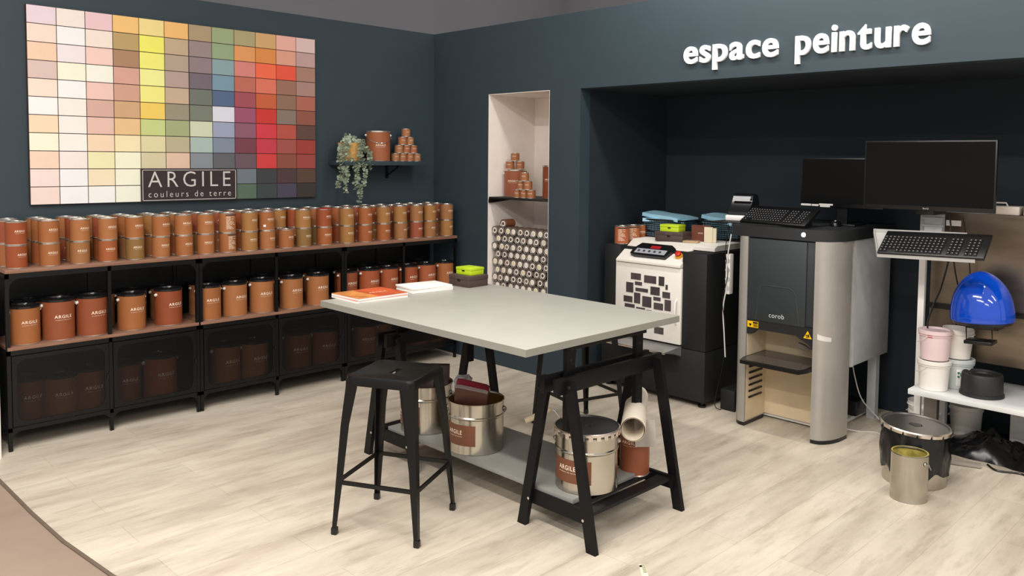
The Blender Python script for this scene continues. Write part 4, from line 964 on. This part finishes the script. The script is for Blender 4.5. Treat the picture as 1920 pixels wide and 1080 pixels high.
mb = MB(); mb.box((0.310, -3.175, 0.03), (0.325, -2.772, 0.63)); mb.box((0.09, -2.7735, 0.03), (0.31, -2.7715, 0.60)); mb.box((0.09, -3.1745, 0.03), (0.31, -3.1725, 0.60)); obj('inner_lining', mb, BEIGE, T_)
mb = MB()
for k in range(6):
    z = 0.155+k*0.036
    mb.rbox((0.115, -2.782, z), (0.265, -2.772, z+0.012), 0.004); mb.rbox((0.115, -3.172, z), (0.265, -3.162, z+0.012), 0.004)
obj('shelf_runners', mb, BLACKP, T_)
mb = MB(); mb.prism([(-0.035, -2.80), (-0.035, -3.15), (0.03, -3.172), (0.30, -3.172), (0.30, -2.775), (0.045, -2.775)], 0.392, 0.412, axis=2); tr = obj('can_tray', mb, BLACKP, T_)
mb = MB(); mb.prism([(-0.015, -2.82), (-0.015, -3.14), (0.03, -3.155), (0.29, -3.155), (0.29, -2.79), (0.05, -2.79)], 0.4121, 0.4135, axis=2); obj('tray_mat', mb, mat('tray_grey', '5A544E', 0.25, metal=0.4), tr)
mb = MB(); mb.tube([(0.20, -3.03, 0.50), (0.21, -3.06, 0.49), (0.22, -3.09, 0.475)], [0.016, 0.018, 0.010], 8); obj('nozzle', mb, mat('nozzle_grey', '8A8578', 0.6), T_)
mb = MB(); mb.rbox((0.385, -3.268, 0.388), (0.88, -2.70, 1.103), 0.004); obj('side_cabinet', mb, SGREY, T_)
mb = MB(); mb.box((0.355, -3.27, 0.388), (0.3845, -3.20, 1.100)); obj('door_edge', mb, mat('edge_pale', 'D0CFCB', 0.5), T_)
mb = MB(); mb.box((0.76, -3.25, 0.0), (0.81, -3.20, 0.388)); obj('rear_leg', mb, SGREY, T_); mb = MB(); mb.box((0.83, -2.76, 0.0), (0.88, -2.70, 0.388)); obj('rear_leg', mb, SGREY, T_)
mb = MB(); mb.box((0.32, -3.18, 0.012), (0.82, -2.74, 0.030)); obj('base_plate', mb, mat('edge_pale', 'B4B2AE'), T_)
mb = MB(); vs = []
for k in range(5):
    y = -3.200-k*0.014; a = math.asin(min(1, (abs(y+3.175)-0.02)/0.088)); x = 0.26-0.185*math.cos(a)-0.0012; vs += [(x, y, 0.575-k*0.003), (x, y, 0.606-k*0.005)]
mb.add(vs, [(2*k, 2*k+2, 2*k+3, 2*k+1) for k in range(4)]); obj('tape_strip', mb, mat('tape', 'D2CEC6', 0.3), T_)
mb = MB(); mb.box((0.100, -3.238, 0.035), (0.105, -3.222, 0.042)); obj('maker_plate', mb, mat('brass_plate', 'A89060', 0.4), T_)
# devices on the machine
CT = 1.166
def keyboard(label, loc, rot, L_=0.43, W_=0.15, lift=0.0):
    t = thing('keyboard', label, 'keyboard', loc, rot)
    mb = MB(); mb.rbox((-L_/2, -W_/2, 0), (L_/2, W_/2, 0.018), 0.004); obj('case', mb, BLACKP, t)
    kx = (L_-0.03)/23; km = mat('keycaps', '1E1E20', 0.4)
    for nm_, c0_, c1_ in (('letter_keys', 0, 15), ('arrow_keys', 16, 19), ('number_keys', 20, 23)):
      ks = MB(); lg = MB()
      for r_ in range(6):
        for c in range(c0_, min(c1_, 23)):
            if r_ == 0 and c in (2, 3): continue
            x = -L_/2+0.016+c*kx*0.985; y = -W_/2+0.018+r_*0.0205
            ww = kx*0.42
            if r_ == 0 and 5 <= c <= 9: ww = kx*0.52
            ks.add([(x-ww, y-0.0085, 0.018), (x+ww, y-0.0085, 0.018), (x+ww, y+0.0085, 0.018), (x-ww, y+0.0085, 0.018), (x-ww*.8, y-0.0065, 0.0245), (x+ww*.8, y-0.0065, 0.0245), (x+ww*.8, y+0.007, 0.0245), (x-ww*.8, y+0.007, 0.0245)],
                   [(4, 5, 6, 7), (0, 1, 5, 4), (1, 2, 6, 5), (2, 3, 7, 6), (3, 0, 4, 7)])
            lg.box((x-0.002, y, 0.0245), (x+0.0015, y+0.0035, 0.0248))
      k_ = obj(nm_, ks, km, t); obj('key_legends', lg, mat('legend_white', 'B0B0B0', 0.5), k_)
    return t
keyboard('black keyboard on top of the tinting machine', (0.220, -2.885, CT+0.045), (R(31), 0, R(-97)), 0.435, 0.17)
mb = MB(); mb.box((0.14, -3.08, CT+0.0005), (0.52, -2.48, CT+0.006)); mb.prism([(0.17, CT+0.006), (0.31, CT+0.006), (0.31, CT+0.070), (0.20, CT+0.012)], -3.04, -2.74, axis=1); tag(obj('keyboard_rest', mb, BLACKMATT), 'sloping black rest under the keyboard on the tinting machine', 'keyboard stand')
t = thing('mouse', 'small black computer mouse right of the keyboard on the tinting machine', 'mouse', (0.44, -3.12, CT), R(20))
mb = MB(); mb.lathe([(0, 0.034), (0.6, 0.031), (0.9, 0.018), (1.0, 0.004), (0.98, 0)], 24, Matrix.Diagonal((0.055, 0.032, 1, 1))); obj('body', mb, BLACKP, t)
mb = MB(); mb.box((-0.05, -0.0035, 0.030), (-0.015, 0.0035, 0.0345)); obj('scroll_wheel', mb, SGREY, t)
t = thing('label_printer', 'black and white label printer at the left corner of the tinting machine', 'label printer', (0.355, -2.575, CT+0.0065), R(-80)); t.scale = (1.2, 1.2, 1.2)
mb = MB(); mb.rbox((-0.065, -0.085, 0), (0.065, 0.085, 0.028), 0.006); obj('base', mb, WHITE, t, label='white base')
mb = MB(); mb.prism([(-0.075, 0.028), (0.08, 0.028), (0.08, 0.10), (0.06, 0.125), (0.02, 0.135), (-0.01, 0.125), (-0.03, 0.085), (-0.075, 0.045)], -0.052, 0.052, axis=0); obj('cover', mb, LIDBK, t)
mb = MB(); mb.box((-0.045, -0.036, 0.098), (0.045, -0.030, 0.112)); mb.box((-0.045, -0.028, 0.112), (0.045, -0.020, 0.122)); obj('vents', mb, SGREY, t)
def monitor(name, label, loc, rz, W_, H_, stand=True, zb=0.0, logo=False, tilt=0, ax=0.0):
    t = thing(name, label, 'monitor', loc, rz)
    M = Matrix.Translation((0, 0, zb)) @ Matrix.Rotation(R(tilt), 4, 'X')
    mb = MB(); mb.rbox((-W_/2, 0, 0), (W_/2, 0.022, H_), 0.003, M=M); mb.rbox((-W_*0.3, 0.02, H_*0.2), (W_*0.3, 0.045, H_*0.8), 0.006, M=M); c = obj('casing', mb, BLACKP, t)
    mb = MB(); mb.box((-W_/2+0.008, -0.0008, 0.022), (W_/2-0.008, 0.0002, H_-0.008), 0, M); obj('screen', mb, SCREEN, t)
    if logo:
        mb = MB(); flat_text(mb, 'BenQ', 0.011, lambda x, y, z: (x, -0.0006, zb+0.007+y), width=0.028); obj('brand_mark', mb, mat('mark_grey', 'B0B0B0', 0.4), c)
    if stand:
        mb = MB(); mb.box((-0.03, 0.03, 0.008), (0.03, 0.045, zb+H_*0.4)); obj('stand_neck', mb, BLACKP, t)
        mb = MB(); mb.rbox((-0.11, -0.06, 0), (0.11, 0.11, 0.008), 0.003); obj('stand_foot', mb, BLACKP, t)
    return t
m1 = monitor('monitor', 'smaller black monitor with white stickers on its lower bezel', (0.56, -3.09, CT), R(-88), 0.49, 0.292, True, 0.100)
mb = MB()
for a, b, z0, z1 in ((-0.240, -0.178, 0.004, 0.016), (-0.174, -0.132, 0.004, 0.015), (-0.128, -0.045, 0.010, 0.020), (-0.122, -0.062, 0.0, 0.0095)): mb.box((a, -0.0015, 0.100+z0), (b, -0.0006, 0.100+z1))
obj('stickers', mb, PAPER, m1, label='white sticker strips')

# ------------------------------------------------------------------ dispensing bench at right
T2 = thing('dispensing_bench', 'steel backed hand dispensing bench with white low shelf at right', 'bench', (0, 0, 0))
mb = MB(); mb.rbox((0.285, -5.0, 0.322), (0.80, -3.605, 0.350), 0.002); obj('low_shelf', mb, mat('melamine_white', 'DADAD8', 0.4, var=0.05, scale=5), T2, label='white melamine shelf')
mb = MB(); mb.box((0.62, -5.0, 0.765), (0.64, -3.585, 1.255)); mb.box((0.62, -5.0, 0.478), (0.64, -3.585, 0.742)); mb.box((0.632, -5.0, 0.74), (0.64, -3.585, 0.767), 1); mb.box((0.60, -5.0, 1.2555), (0.72, -3.585, 1.268))
obj('steel_back_panel', mb, [STEEL, BLACKP], T2)
mb = MB(); mb.box((0.608, -5.0, 0.738), (0.62, -3.583, 0.768)); obj('dark_rail', mb, BLACKP, T2)
mb = MB(); mb.box((0.38, -3.72, 0.0), (0.42, -3.655, 0.322)); mb.box((0.42, -3.705, 0.0), (0.432, -3.67, 0.322)); obj('front_post', mb, mat('post_metal', '7A7570', 0.35, metal=0.7), T2)
mb = MB(); mb.box((0.478, -3.603, 0.0), (0.503, -3.571, 1.275)); obj('upright', mb, WHITE, T2)
mb = MB(); mb.box((0.70, -4.10, 0.0), (0.76, -3.985, 0.322)); obj('rear_leg', mb, SGREY, T2)
for b_ in (((0.70, -3.66, 0.0), (0.74, -3.60, 0.322)), ((0.64, -3.66, 0.3501), (0.70, -3.60, 1.25)), ((0.64, -4.9, 0.3501), (0.70, -4.8, 1.25))):
    mb = MB(); mb.box(*b_); obj('rear_leg' if b_[0][2] == 0 else 'panel_upright', mb, SGREY, T2)
# cable duct and tray
mb = MB(); mb.rbox((0.43, -3.695, 1.13), (0.477, -3.605, 1.265), 0.004)
for z in (1.155, 1.20, 1.24): mb.rbox((0.422, -3.705, z), (0.432, -3.597, z+0.008), 0.002)
mb.box((0.462, -3.66, 1.14), (0.480, -3.575, 1.25))
obj('monitor_bracket', mb, SGREY, T2)
a = Vector((0.33, -3.385, 1.165)); b = Vector((0.115, -3.49, 1.062))
mb = MB()
P = [(0.25, -3.413, 1.163), (0.25, -3.871, 1.173), (0.10, -3.955, 1.068), (0.10, -3.495, 1.055)]
mb.add([(x, y, z) for x, y, z in P]+[(x, y, z-0.006) for x, y, z in P], [(0, 1, 2, 3), (7, 6, 5, 4), (0, 4, 5, 1), (1, 5, 6, 2), (2, 6, 7, 3), (3, 7, 4, 0)])
for (i, j) in ((0, 3), (3, 2), (0, 1)):
    p, q_ = Vector(P[i]), Vector(P[j]); mb.beam(p+Vector((0, 0, 0.006)), q_+Vector((0, 0, 0.006)), (0, 0, 1), 0.024, 0.004)
tray = obj('keyboard_tray', mb, mat('tray_white', 'A8A6A2', 0.4), T2, label='white sloping keyboard tray')
mb = MB(); mb.beam((0.22, -3.684, 1.13), (0.49, -3.60, 1.08), (0, 0, 1), 0.05, 0.03); obj('tray_arm', mb, SGREY, T2)
kd = keyboard('black keyboard on the white sloping tray at right', (0, 0, 0), 0, 0.50, 0.175)
ex = (Vector(P[2])-Vector(P[3])).normalized(); ey = (Vector(P[0])-Vector(P[3])); ey = (ey-ex*ey.dot(ex)).normalized(); ez = ex.cross(ey)
Mk = Matrix((ex, ey, ez)).transposed().to_4x4(); Mk.translation = (Vector(P[3])*0.5+Vector(P[2])*0.5) + ex*0.020 + ey*0.092 + ez*0.002
kd.matrix_world = Mk
monitor('monitor', 'large black monitor mounted above the sloping keyboard tray', (0.262, -3.668, 1.29), R(-88.5), 0.635, 0.358, False, 0, True)
mb = MB(); mb.rbox((0.285, -3.70, 1.266), (0.47, -3.61, 1.40), 0.004); obj('screen_mount', mb, BLACKP, T2)
mb = MB(); mb.box((0.617, -3.73, 1.195), (0.6195, -3.655, 1.225)); obj('paper_label', mb, PAPER, T2)
# blue dome dispensing head
dm = thing('dispenser_head', 'glossy blue dome shaped dispenser head on the steel panel', 'dispenser', (0.43, -3.905, 0.735))
mb = MB(); prof = []
for k in range(15):
    a = R(90*k/14); tt = math.sin(a); prof.append((0.148*max(0, 1-tt**2.3)**0.56 if k < 14 else 0, 0.008+0.245*tt))
mb.lathe([(0.140, 0.0), (0.147, 0.005)]+prof, 48); obj('dome', mb, BLUE, dm, angle=60)
mb = MB(); mb.lathe([(0, -0.012), (0.135, -0.012), (0.143, 0), (0.139, 0.004), (0, 0.004)], 40); obj('base_ring', mb, BLACKP, dm)
mb = MB(); mb.rbox((-0.06, -0.07, -0.035), (0.10, 0.06, -0.010), 0.003); mb.box((0.08, -0.05, -0.06), (0.18, 0.05, -0.012)); obj('base_block', mb, BLACKP, dm)
mb = MB(); mb.tube([(-0.02, 0.07, -0.02), (-0.02, 0.07, -0.10), (-0.02, -0.05, -0.10), (-0.02, -0.05, -0.02)], 0.004, 6); mb.rbox((-0.05, -0.055, -0.118), (0.05, 0.075, -0.100), 0.003); obj('can_clamp', mb, BLACKP, dm)
dm.rotation_euler = (R(-3), 0, 0)
# pails on the shelf
def pail(label, loc, r0, r1, h, m, lid=True, rz=0, tilt=0, group='white plastic pails at the dispensing bench', lab=False, cat='pail', name='plastic_pail'):
    t = thing(name, label, cat, loc, (R(tilt), 0, rz), group)
    mb = MB(); mb.lathe([(0, 0), (r0-0.003, 0), (r0, 0.003), (r1-0.002, h*0.84), (r1+0.004, h*0.845), (r1+0.004, h*0.87), (r1-0.001, h*0.875), (r1, h), (r1-0.003, h), (r0-0.004, 0.006), (0, 0.006)], 36); obj('body', mb, m, t)
    if lid:
        mb = MB(); mb.lathe([(r1+0.0005, h*0.91), (r1+0.006, h*0.91), (r1+0.006, h+0.004), (r1+0.002, h+0.007), (r1-0.006, h+0.006), (r1-0.010, h-0.002), (0, h-0.002)], 36); obj('lid', mb, m, t)
    mb = MB(); pts = [(-(r1+0.006)*math.cos(math.pi*k/16), math.sqrt(max(0, (r1+0.007)**2-((r1+0.006)*math.cos(math.pi*k/16))**2)), h*0.86-0.05*math.sin(math.pi*k/16)) for k in range(17)]
    mb.tube(pts, 0.0018, 6); obj('handle', mb, WHITE, t)
    if lab:
        mb = MB(); q = (r0+r1)/2+0.002; rz_ = lambda f: r0+(r1-0.002-r0)*f/0.84+0.0012; qa, qb = rz_(.15), rz_(.72)
        A = [-2.95+0.13*k for k in range(11)]
        for a, b in zip(A, A[1:]): mb.add([(qa*math.cos(a), qa*math.sin(a), h*.15), (qa*math.cos(b), qa*math.sin(b), h*.15), (qb*math.cos(b), qb*math.sin(b), h*.72), (qb*math.cos(a), qb*math.sin(a), h*.72)], [(0, 1, 2, 3)])
        L2 = obj('paper_label', mb, PAPER, t)
        mb = MB(); wrap_text(mb, 'SEMIN', 0.022, rz_(.6)+0.0008, h*0.50, width=0.045, ang=-0.83, offset=0.0008)
        for zz, a in ((h*.60, -2.80), (h*.47, -2.80)):
            M = Matrix.Rotation(a, 4, 'Z') @ Matrix.Translation((rz_(.6)+0.001, 0, zz)) @ Matrix.Rotation(R(90), 4, 'Y'); mb.cyl((0, 0, 0), 0.006, 0, 0.001, 12, M=M)
        obj('green_logo', mb, mat('logo_green', '1F7F6C', 0.5), L2)
        mb = MB()
        for k in range(5): wrap_text(mb, 'iiiiiiiiii', 0.005, rz_(.4)+0.0008, h*(0.40-0.05*k), width=0.06, ang=-0.85)
        obj('fine_print', mb, SGREY, L2)
    return t
S = 0.3505
W2 = mat('pail_white', 'EEE9E2', 0.4, var=0.02); W3 = mat('pail_clear', 'C8CFCC', 0.3, var=0.05)
pail('white pail under the pink one on the low bench shelf', (0.385, -3.698, S), 0.068, 0.077, 0.150, W2)
pk_ = pail('pink plastic pail on top of the white pail, front left of the bench shelf', (0.385, -3.698, S+0.158), 0.066, 0.077, 0.150, PINK, rz=0, tilt=0)
mb = MB(); q = 0.0775
A = [-3.3+0.1*k for k in range(4)]
for a, b in zip(A, A[1:]): mb.add([(q*math.cos(a), q*math.sin(a), .122), (q*math.cos(b), q*math.sin(b), .122), (q*math.cos(b), q*math.sin(b), .134), (q*math.cos(a), q*math.sin(a), .134)], [(0, 1, 2, 3)])
obj('paint_smear', mb, RED, pk_, label='small red paint smear')
pail('translucent pail with green printed label, behind on the bench shelf', (0.515, -3.775, S), 0.066, 0.074, 0.150, W3, lab=True)
pail('empty white pail without lid on top of the labelled pail', (0.515, -3.765, S+0.158), 0.064, 0.076, 0.155, W2, lid=False, tilt=2)
bw = thing('black_bowl', 'black upturned plastic pot on the white bench shelf', 'pot', (0.445, -3.912, S))
mb = MB(); mb.lathe([(0.101, 0.0), (0.104, 0.003), (0.102, 0.016), (0.098, 0.018), (0.095, 0.105), (0.091, 0.113), (0.086, 0.113), (0.080, 0.104), (0.062, 0.102), (0.058, 0.108), (0.050, 0.108), (0.046, 0.100), (0, 0.100)], 44); obj('body', mb, mat('rubber_black', '1B1B1B', 0.5, var=0.2), bw)
# things beneath
pail('white pail on the floor just behind the bench post, left one', (0.84, -3.50, 0), 0.075, 0.085, 0.15, W2, lid=False, group='white pails on the floor')
pail('white lidded pail on the floor under the bench', (0.70, -3.575+0.02, 0), 0.072, 0.082, 0.13, W2, group='white pails on the floor')
pail('white pail on the floor under the bench, right one behind a cable', (0.87, -3.72, 0), 0.075, 0.085, 0.17, W2, lid=False, group='white pails on the floor')
bgb = thing('bin_bag', 'heap of crumpled black bin bags under the white bench shelf', 'bin bag', (0.62, -4.15, 0))
mb = MB(); n1, n2 = 90, 26
for i in range(n1+1):
    for j in range(n2+1):
        u = i/n1; v = j/n2; x = -0.17+0.42*v; y = 0.46-1.26*u
        e = math.sin(math.pi*min(1, max(0, v)))**0.6*min(1, u*6)*min(1, (1-u)*6)
        p = Vector((x*7, y*7, 1.7)); z = 0.10*e*(0.75+0.8*noise.noise(p))+0.05*abs(noise.noise(p*2.3))*e+0.035*abs(noise.noise(p*5.3+Vector((3,1,0))))*e+0.002
        mb.v.append((x+0.02*noise.noise(p*2), y, max(0.001, z)))
for i in range(n1):
    for j in range(n2):
        a = i*(n2+1)+j; mb.f.append((a, a+n2+1, a+n2+2, a+1)); mb.m.append(0)
obj('bag_skin', mb, BAG, bgb)
mb = MB(); mb.rbox((-0.08, -0.025, 0), (0.08, 0.025, 0.012), 0.001); tag(obj('wooden_batten', mb, mat('grey_batten', '9A9288', 0.6), loc=(0.335, -3.87, 0.003), rot=R(-70)), 'short pale batten on the floor in front of the black bin bags', 'batten')
# big bucket with black bag
bb = thing('waste_bucket', 'large metal bucket lined with a black bin bag and topped by a round metal lid', 'bucket', (-0.045, -3.765, 0))
mb = MB(); r = 0.143; mb.lathe([(0, 0.003), (r-0.006, 0.003), (r-0.003, 0), (r, 0.003), (r, 0.255), (r-0.004, 0.255), (r-0.004, 0.01), (0, 0.01)], 48); obj('shell', mb, TIN, bb)
mb = MB(); n1 = 96; zs = [0.050, 0.09, 0.13, 0.16, 0.19, 0.22, 0.245, 0.262]; bul = [0.006, 0.010, 0.013, 0.013, 0.010, 0.008, 0.006, 0.002]
for k, (z, bu) in enumerate(zip(zs, bul)):
    for i in range(n1):
        a = 2*math.pi*i/n1; p = Vector((math.cos(a)*4, math.sin(a)*4, z*14)); 
        rr = r+bu+0.008*noise.noise(p*1.6)+0.006*noise.noise(p*4)+(0.004 if k == 0 else 0)*math.sin(a*7); rr = max(rr, r+0.002)
        mb.v.append((rr*math.cos(a), rr*math.sin(a), z+(0.02*math.sin(a*3+1)+0.012*math.sin(a*8) if k == 0 else 0)))
for k in range(len(zs)-1):
    for i in range(n1): j = (i+1) % n1; mb.f.append((k*n1+i, k*n1+j, (k+1)*n1+j, (k+1)*n1+i)); mb.m.append(0)
obj('bag_liner', mb, BAG, bb, label='black plastic bag folded over the rim')
mb = MB(); M = Matrix.Translation((0, 0, 0.268)) @ Matrix.Rotation(R(4), 4, 'X'); r2 = 0.158
mb.lathe([(r2-0.004, -0.010), (r2, -0.008), (r2, 0.005), (r2-0.004, 0.009), (r2-0.010, 0.008), (r2-0.014, 0.002), (0.030, 0.002), (0.028, -0.004), (0, -0.004)], 56, M); ld = obj('lid', mb, mat('lid_steel', '6E6A66', 0.3, metal=0.8), bb, label='grey round lid with central hole')
mb = MB(); mb.lathe([(r2+0.0008, -0.010), (r2+0.0015, 0.004), (r2-0.004, 0.0095)], 56, M); obj('lid_band', mb, TINR, ld)
mb = MB(); mb.lathe([(0, 0.0028), (0.024, 0.0028)], 24, M); obj('lid_hole', mb, BLACKP, ld)
mb = MB()
for k in range(16):
    a = 2*math.pi*k/16; Mt = M @ Matrix.Rotation(a, 4, 'Z') @ Matrix.Translation((r2+0.002, 0, -0.014)); mb.add([(0, -0.006, 0), (0.004, 0, 0.0), (0, 0.006, 0), (0.001, 0, 0.022)], [(0, 1, 3), (1, 2, 3), (0, 3, 2)], 0, Mt)
obj('bag_tips', mb, BAG, ld)
# open tin in front
ot = thing('open_paint_tin', 'empty bare metal tin with yellow stained rim standing before the bagged bucket', 'paint tin', (-0.288, -3.828, 0), R(-17))
r, h = 0.0795, 0.215
mb = MB(); mb.lathe([(0, 0.003), (r-0.004, 0.003), (r-0.002, 0), (r+0.001, 0.001), (r, 0.006), (r, h-0.005), (r+0.0015, h-0.003), (r+0.001, h), (r-0.006, h), (r-0.007, h-0.006), (r-0.002, h-0.010), (r-0.0025, 0.006), (0, 0.006)], 40); obj('shell', mb, TIN, ot)
mb = MB(); mb.lathe([(r-0.0027, 0.03), (r-0.0027, h-0.012)], 40); mb.lathe([(r-0.007, h+0.0004), (r-0.001, h+0.0006)], 40); mb.lathe([(0, 0.0062), (r-0.0027, 0.0062)], 40); obj('paint_residue', mb, mat('yellow_residue', 'A89A4E', 0.35, var=0.4, scale=25), ot, label='yellow dried paint')
mb = MB(); M = Matrix.Translation((0, -(r+0.001), h-0.035)) @ Matrix.Rotation(R(90), 4, 'X'); mb.lathe([(0.010, 0), (0.009, 0.004), (0.004, 0.007), (0, 0.0075)], 14, M); obj('handle_ear', mb, TIN, ot)
mb = MB(); pts = []
for k in range(17):
    a = math.pi*k/16; y = -(r+0.008)*math.cos(a); pts.append((math.sqrt(max(0, (r+0.009)**2-y*y)), y, h-0.035-0.065*math.sin(a)))
mb.tube(pts, 0.0017, 6); obj('wire_handle', mb, CHROME, ot)
# items on top of the steel panel
for k, (y, c, l) in enumerate([(-3.93, 'E8DCD0', 'left'), (-4.10, 'E4E0DC', 'right')]):
    t = thing('white_caddy', 'white wire handled tray on the steel panel top, %s one' % l, 'tray', (0.66, y, 1.2685), 0, 'white trays on the steel panel')
    mb = MB(); mb.rbox((-0.05, -0.075, 0), (0.05, 0.075, 0.045), 0.004); obj('tray_body', mb, mat('caddy_'+l, c, 0.4), t)
    mb = MB(); mb.tube([(-0.04, -0.02, 0.045), (-0.04, -0.012, 0.062), (-0.04, 0.04, 0.062), (-0.04, 0.048, 0.045)], 0.004, 6); obj('handle', mb, WHITE, t)
mb = MB(); mb.rbox((-0.05, -0.12, 0), (0.05, 0.12, 0.008), 0.001); tag(obj('paint_splashed_board', mb, mat('splashed', 'CFD6DC', 0.5, var=0.3, scale=14), loc=(0.66, -3.74, 1.2685)), 'thin pale board with blue paint splashes on the steel panel top', 'board')

# ------------------------------------------------------------------ cables and small floor things
def cable(name, label, pts, r, m):
    # smooth
    P = [Vector(p) for p in pts]; out = []
    for i in range(len(P)-1):
        p0 = P[max(i-1, 0)]; p1 = P[i]; p2 = P[i+1]; p3 = P[min(i+2, len(P)-1)]
        for k in range(8):
            t = k/8; out.append(0.5*((2*p1)+(p2-p0)*t+(2*p0-5*p1+4*p2-p3)*t*t+(3*p1-p0-3*p2+p3)*t**3))
    out.append(P[-1]); mb = MB(); mb.tube(out, r, 6); return tag(obj(name, mb, m), label, 'cable')
cable('cable', 'white cable lying from under the tinting machine to the bagged bucket', [(0.35, -3.22, 0.034), (0.45, -3.28, 0.005), (0.5, -3.38, 0.004), (0.3, -3.55, 0.004), (0.16, -3.62, 0.004)], 0.004, CABLEW)
cable('cable', 'white cable hanging under the grey side cabinet of the tinting machine', [(0.62, -3.16, 0.388), (0.60, -3.19, 0.28), (0.64, -3.22, 0.14), (0.72, -3.28, 0.03), (0.62, -3.38, 0.005), (0.48, -3.50, 0.004)], 0.0035, CABLEW)
cable('cable', 'grey cable running along the floor at the alcove back towards the pails', [(0.80, -3.28, 0.005), (0.86, -3.32, 0.005), (0.82, -3.40, 0.005)], 0.006, CABLEW)
cable('cable', 'thin black cable looping beside the white upright of the bench', [(0.39, -3.745, 1.26), (0.375, -3.76, 1.10), (0.385, -3.72, 0.90), (0.39, -3.685, 0.80), (0.40, -3.655, 0.70), (0.455, -3.635, 0.60), (0.47, -3.63, 0.45), (0.48, -3.63, 0.355)], 0.0045, BLACKP)
cable('cable', 'second black cable hanging in front of the steel panel from the big monitor', [(0.40, -3.74, 1.28), (0.47, -3.75, 1.0), (0.55, -3.76, 0.80), (0.60, -3.72, 0.60), (0.60, -3.70, 0.40), (0.60, -3.70, 0.354)], 0.004, BLACKP)
cable('cable', 'third black cable hanging straight down from behind the keyboard tray', [(0.42, -3.80, 1.25), (0.55, -3.80, 1.0), (0.60, -3.80, 0.75), (0.603, -3.82, 0.55), (0.603, -3.84, 0.354)], 0.003, BLACKP)
cable('cable', 'white cable hanging along the left side of the tinting machine', [(0.16, -2.61, 1.10), (0.14, -2.600, 0.95), (0.15, -2.595, 0.80), (0.13, -2.585, 0.66), (0.14, -2.590, 0.50), (0.15, -2.595, 0.36)], 0.004, CABLEW)
cable('cable', 'thin black cable twisted around the white one left of the tinting machine', [(0.15, -2.60, 1.15), (0.13, -2.592, 1.00), (0.145, -2.602, 0.86), (0.12, -2.585, 0.70), (0.14, -2.595, 0.55), (0.20, -2.55, 0.30), (0.20, -2.50, 0.05), (0.24, -2.52, 0.003)], 0.0025, BLACKP)
cable('cable', 'black cable lying in loose loops on the floor before the bin bags', [(0.42, -3.96, 0.005), (0.36, -4.02, 0.006), (0.40, -4.12, 0.005), (0.33, -4.20, 0.006), (0.40, -4.32, 0.005), (0.36, -4.46, 0.005)], 0.005, BLACKP)
t = thing('power_strip', 'white power strip fixed upright on the left side of the tinting machine', 'power strip', (0.17, -2.612, 0.74))
mb = MB(); mb.rbox((-0.022, 0, 0), (0.022, 0.028, 0.24), 0.004); obj('casing', mb, WHITE, t)
mb = MB()
for k in range(4): mb.cyl((0, 0, 0), 0.015, 0, 0.001, 14, M=Matrix.Translation((-0.022, 0.014, 0.035+k*0.055)) @ Matrix.Rotation(R(-90), 4, 'Y'))
obj('sockets', mb, SGREY, t)
mb = MB(); mb.rbox((0.26, -2.60, 0), (0.44, -2.50, 0.13), 0.006); tag(obj('black_bin', mb, BLACKMATT), 'small black box on the floor between the mixer and tinting machine', 'box')
mb = MB(); mb.rbox((0.62, -3.20, 0.031), (0.74, -3.08, 0.12), 0.01); tag(obj('transformer', mb, BLACKP), 'black transformer block under the grey side cabinet', 'transformer')
# scrap on the floor
t = thing('barcode_label', 'small cream label strip with black bars lying on the floor in front', 'label', (-1.705, -3.385, 0.0003), R(45))
mb = MB(); mb.box((-0.045, -0.012, 0), (0.045, 0.012, 0.0006)); obj('strip', mb, mat('label_cream', 'F2ECC8', 0.5), t)
mb = MB()
for k in range(6): mb.box((0.036-k*0.011, -0.011, 0.0006), (0.040-k*0.011, 0.003, 0.0009))
mb.box((0.022, 0.002, 0.0006), (0.036, 0.0115, 0.0009)); obj('printed_bars', mb, BLACKP, t)
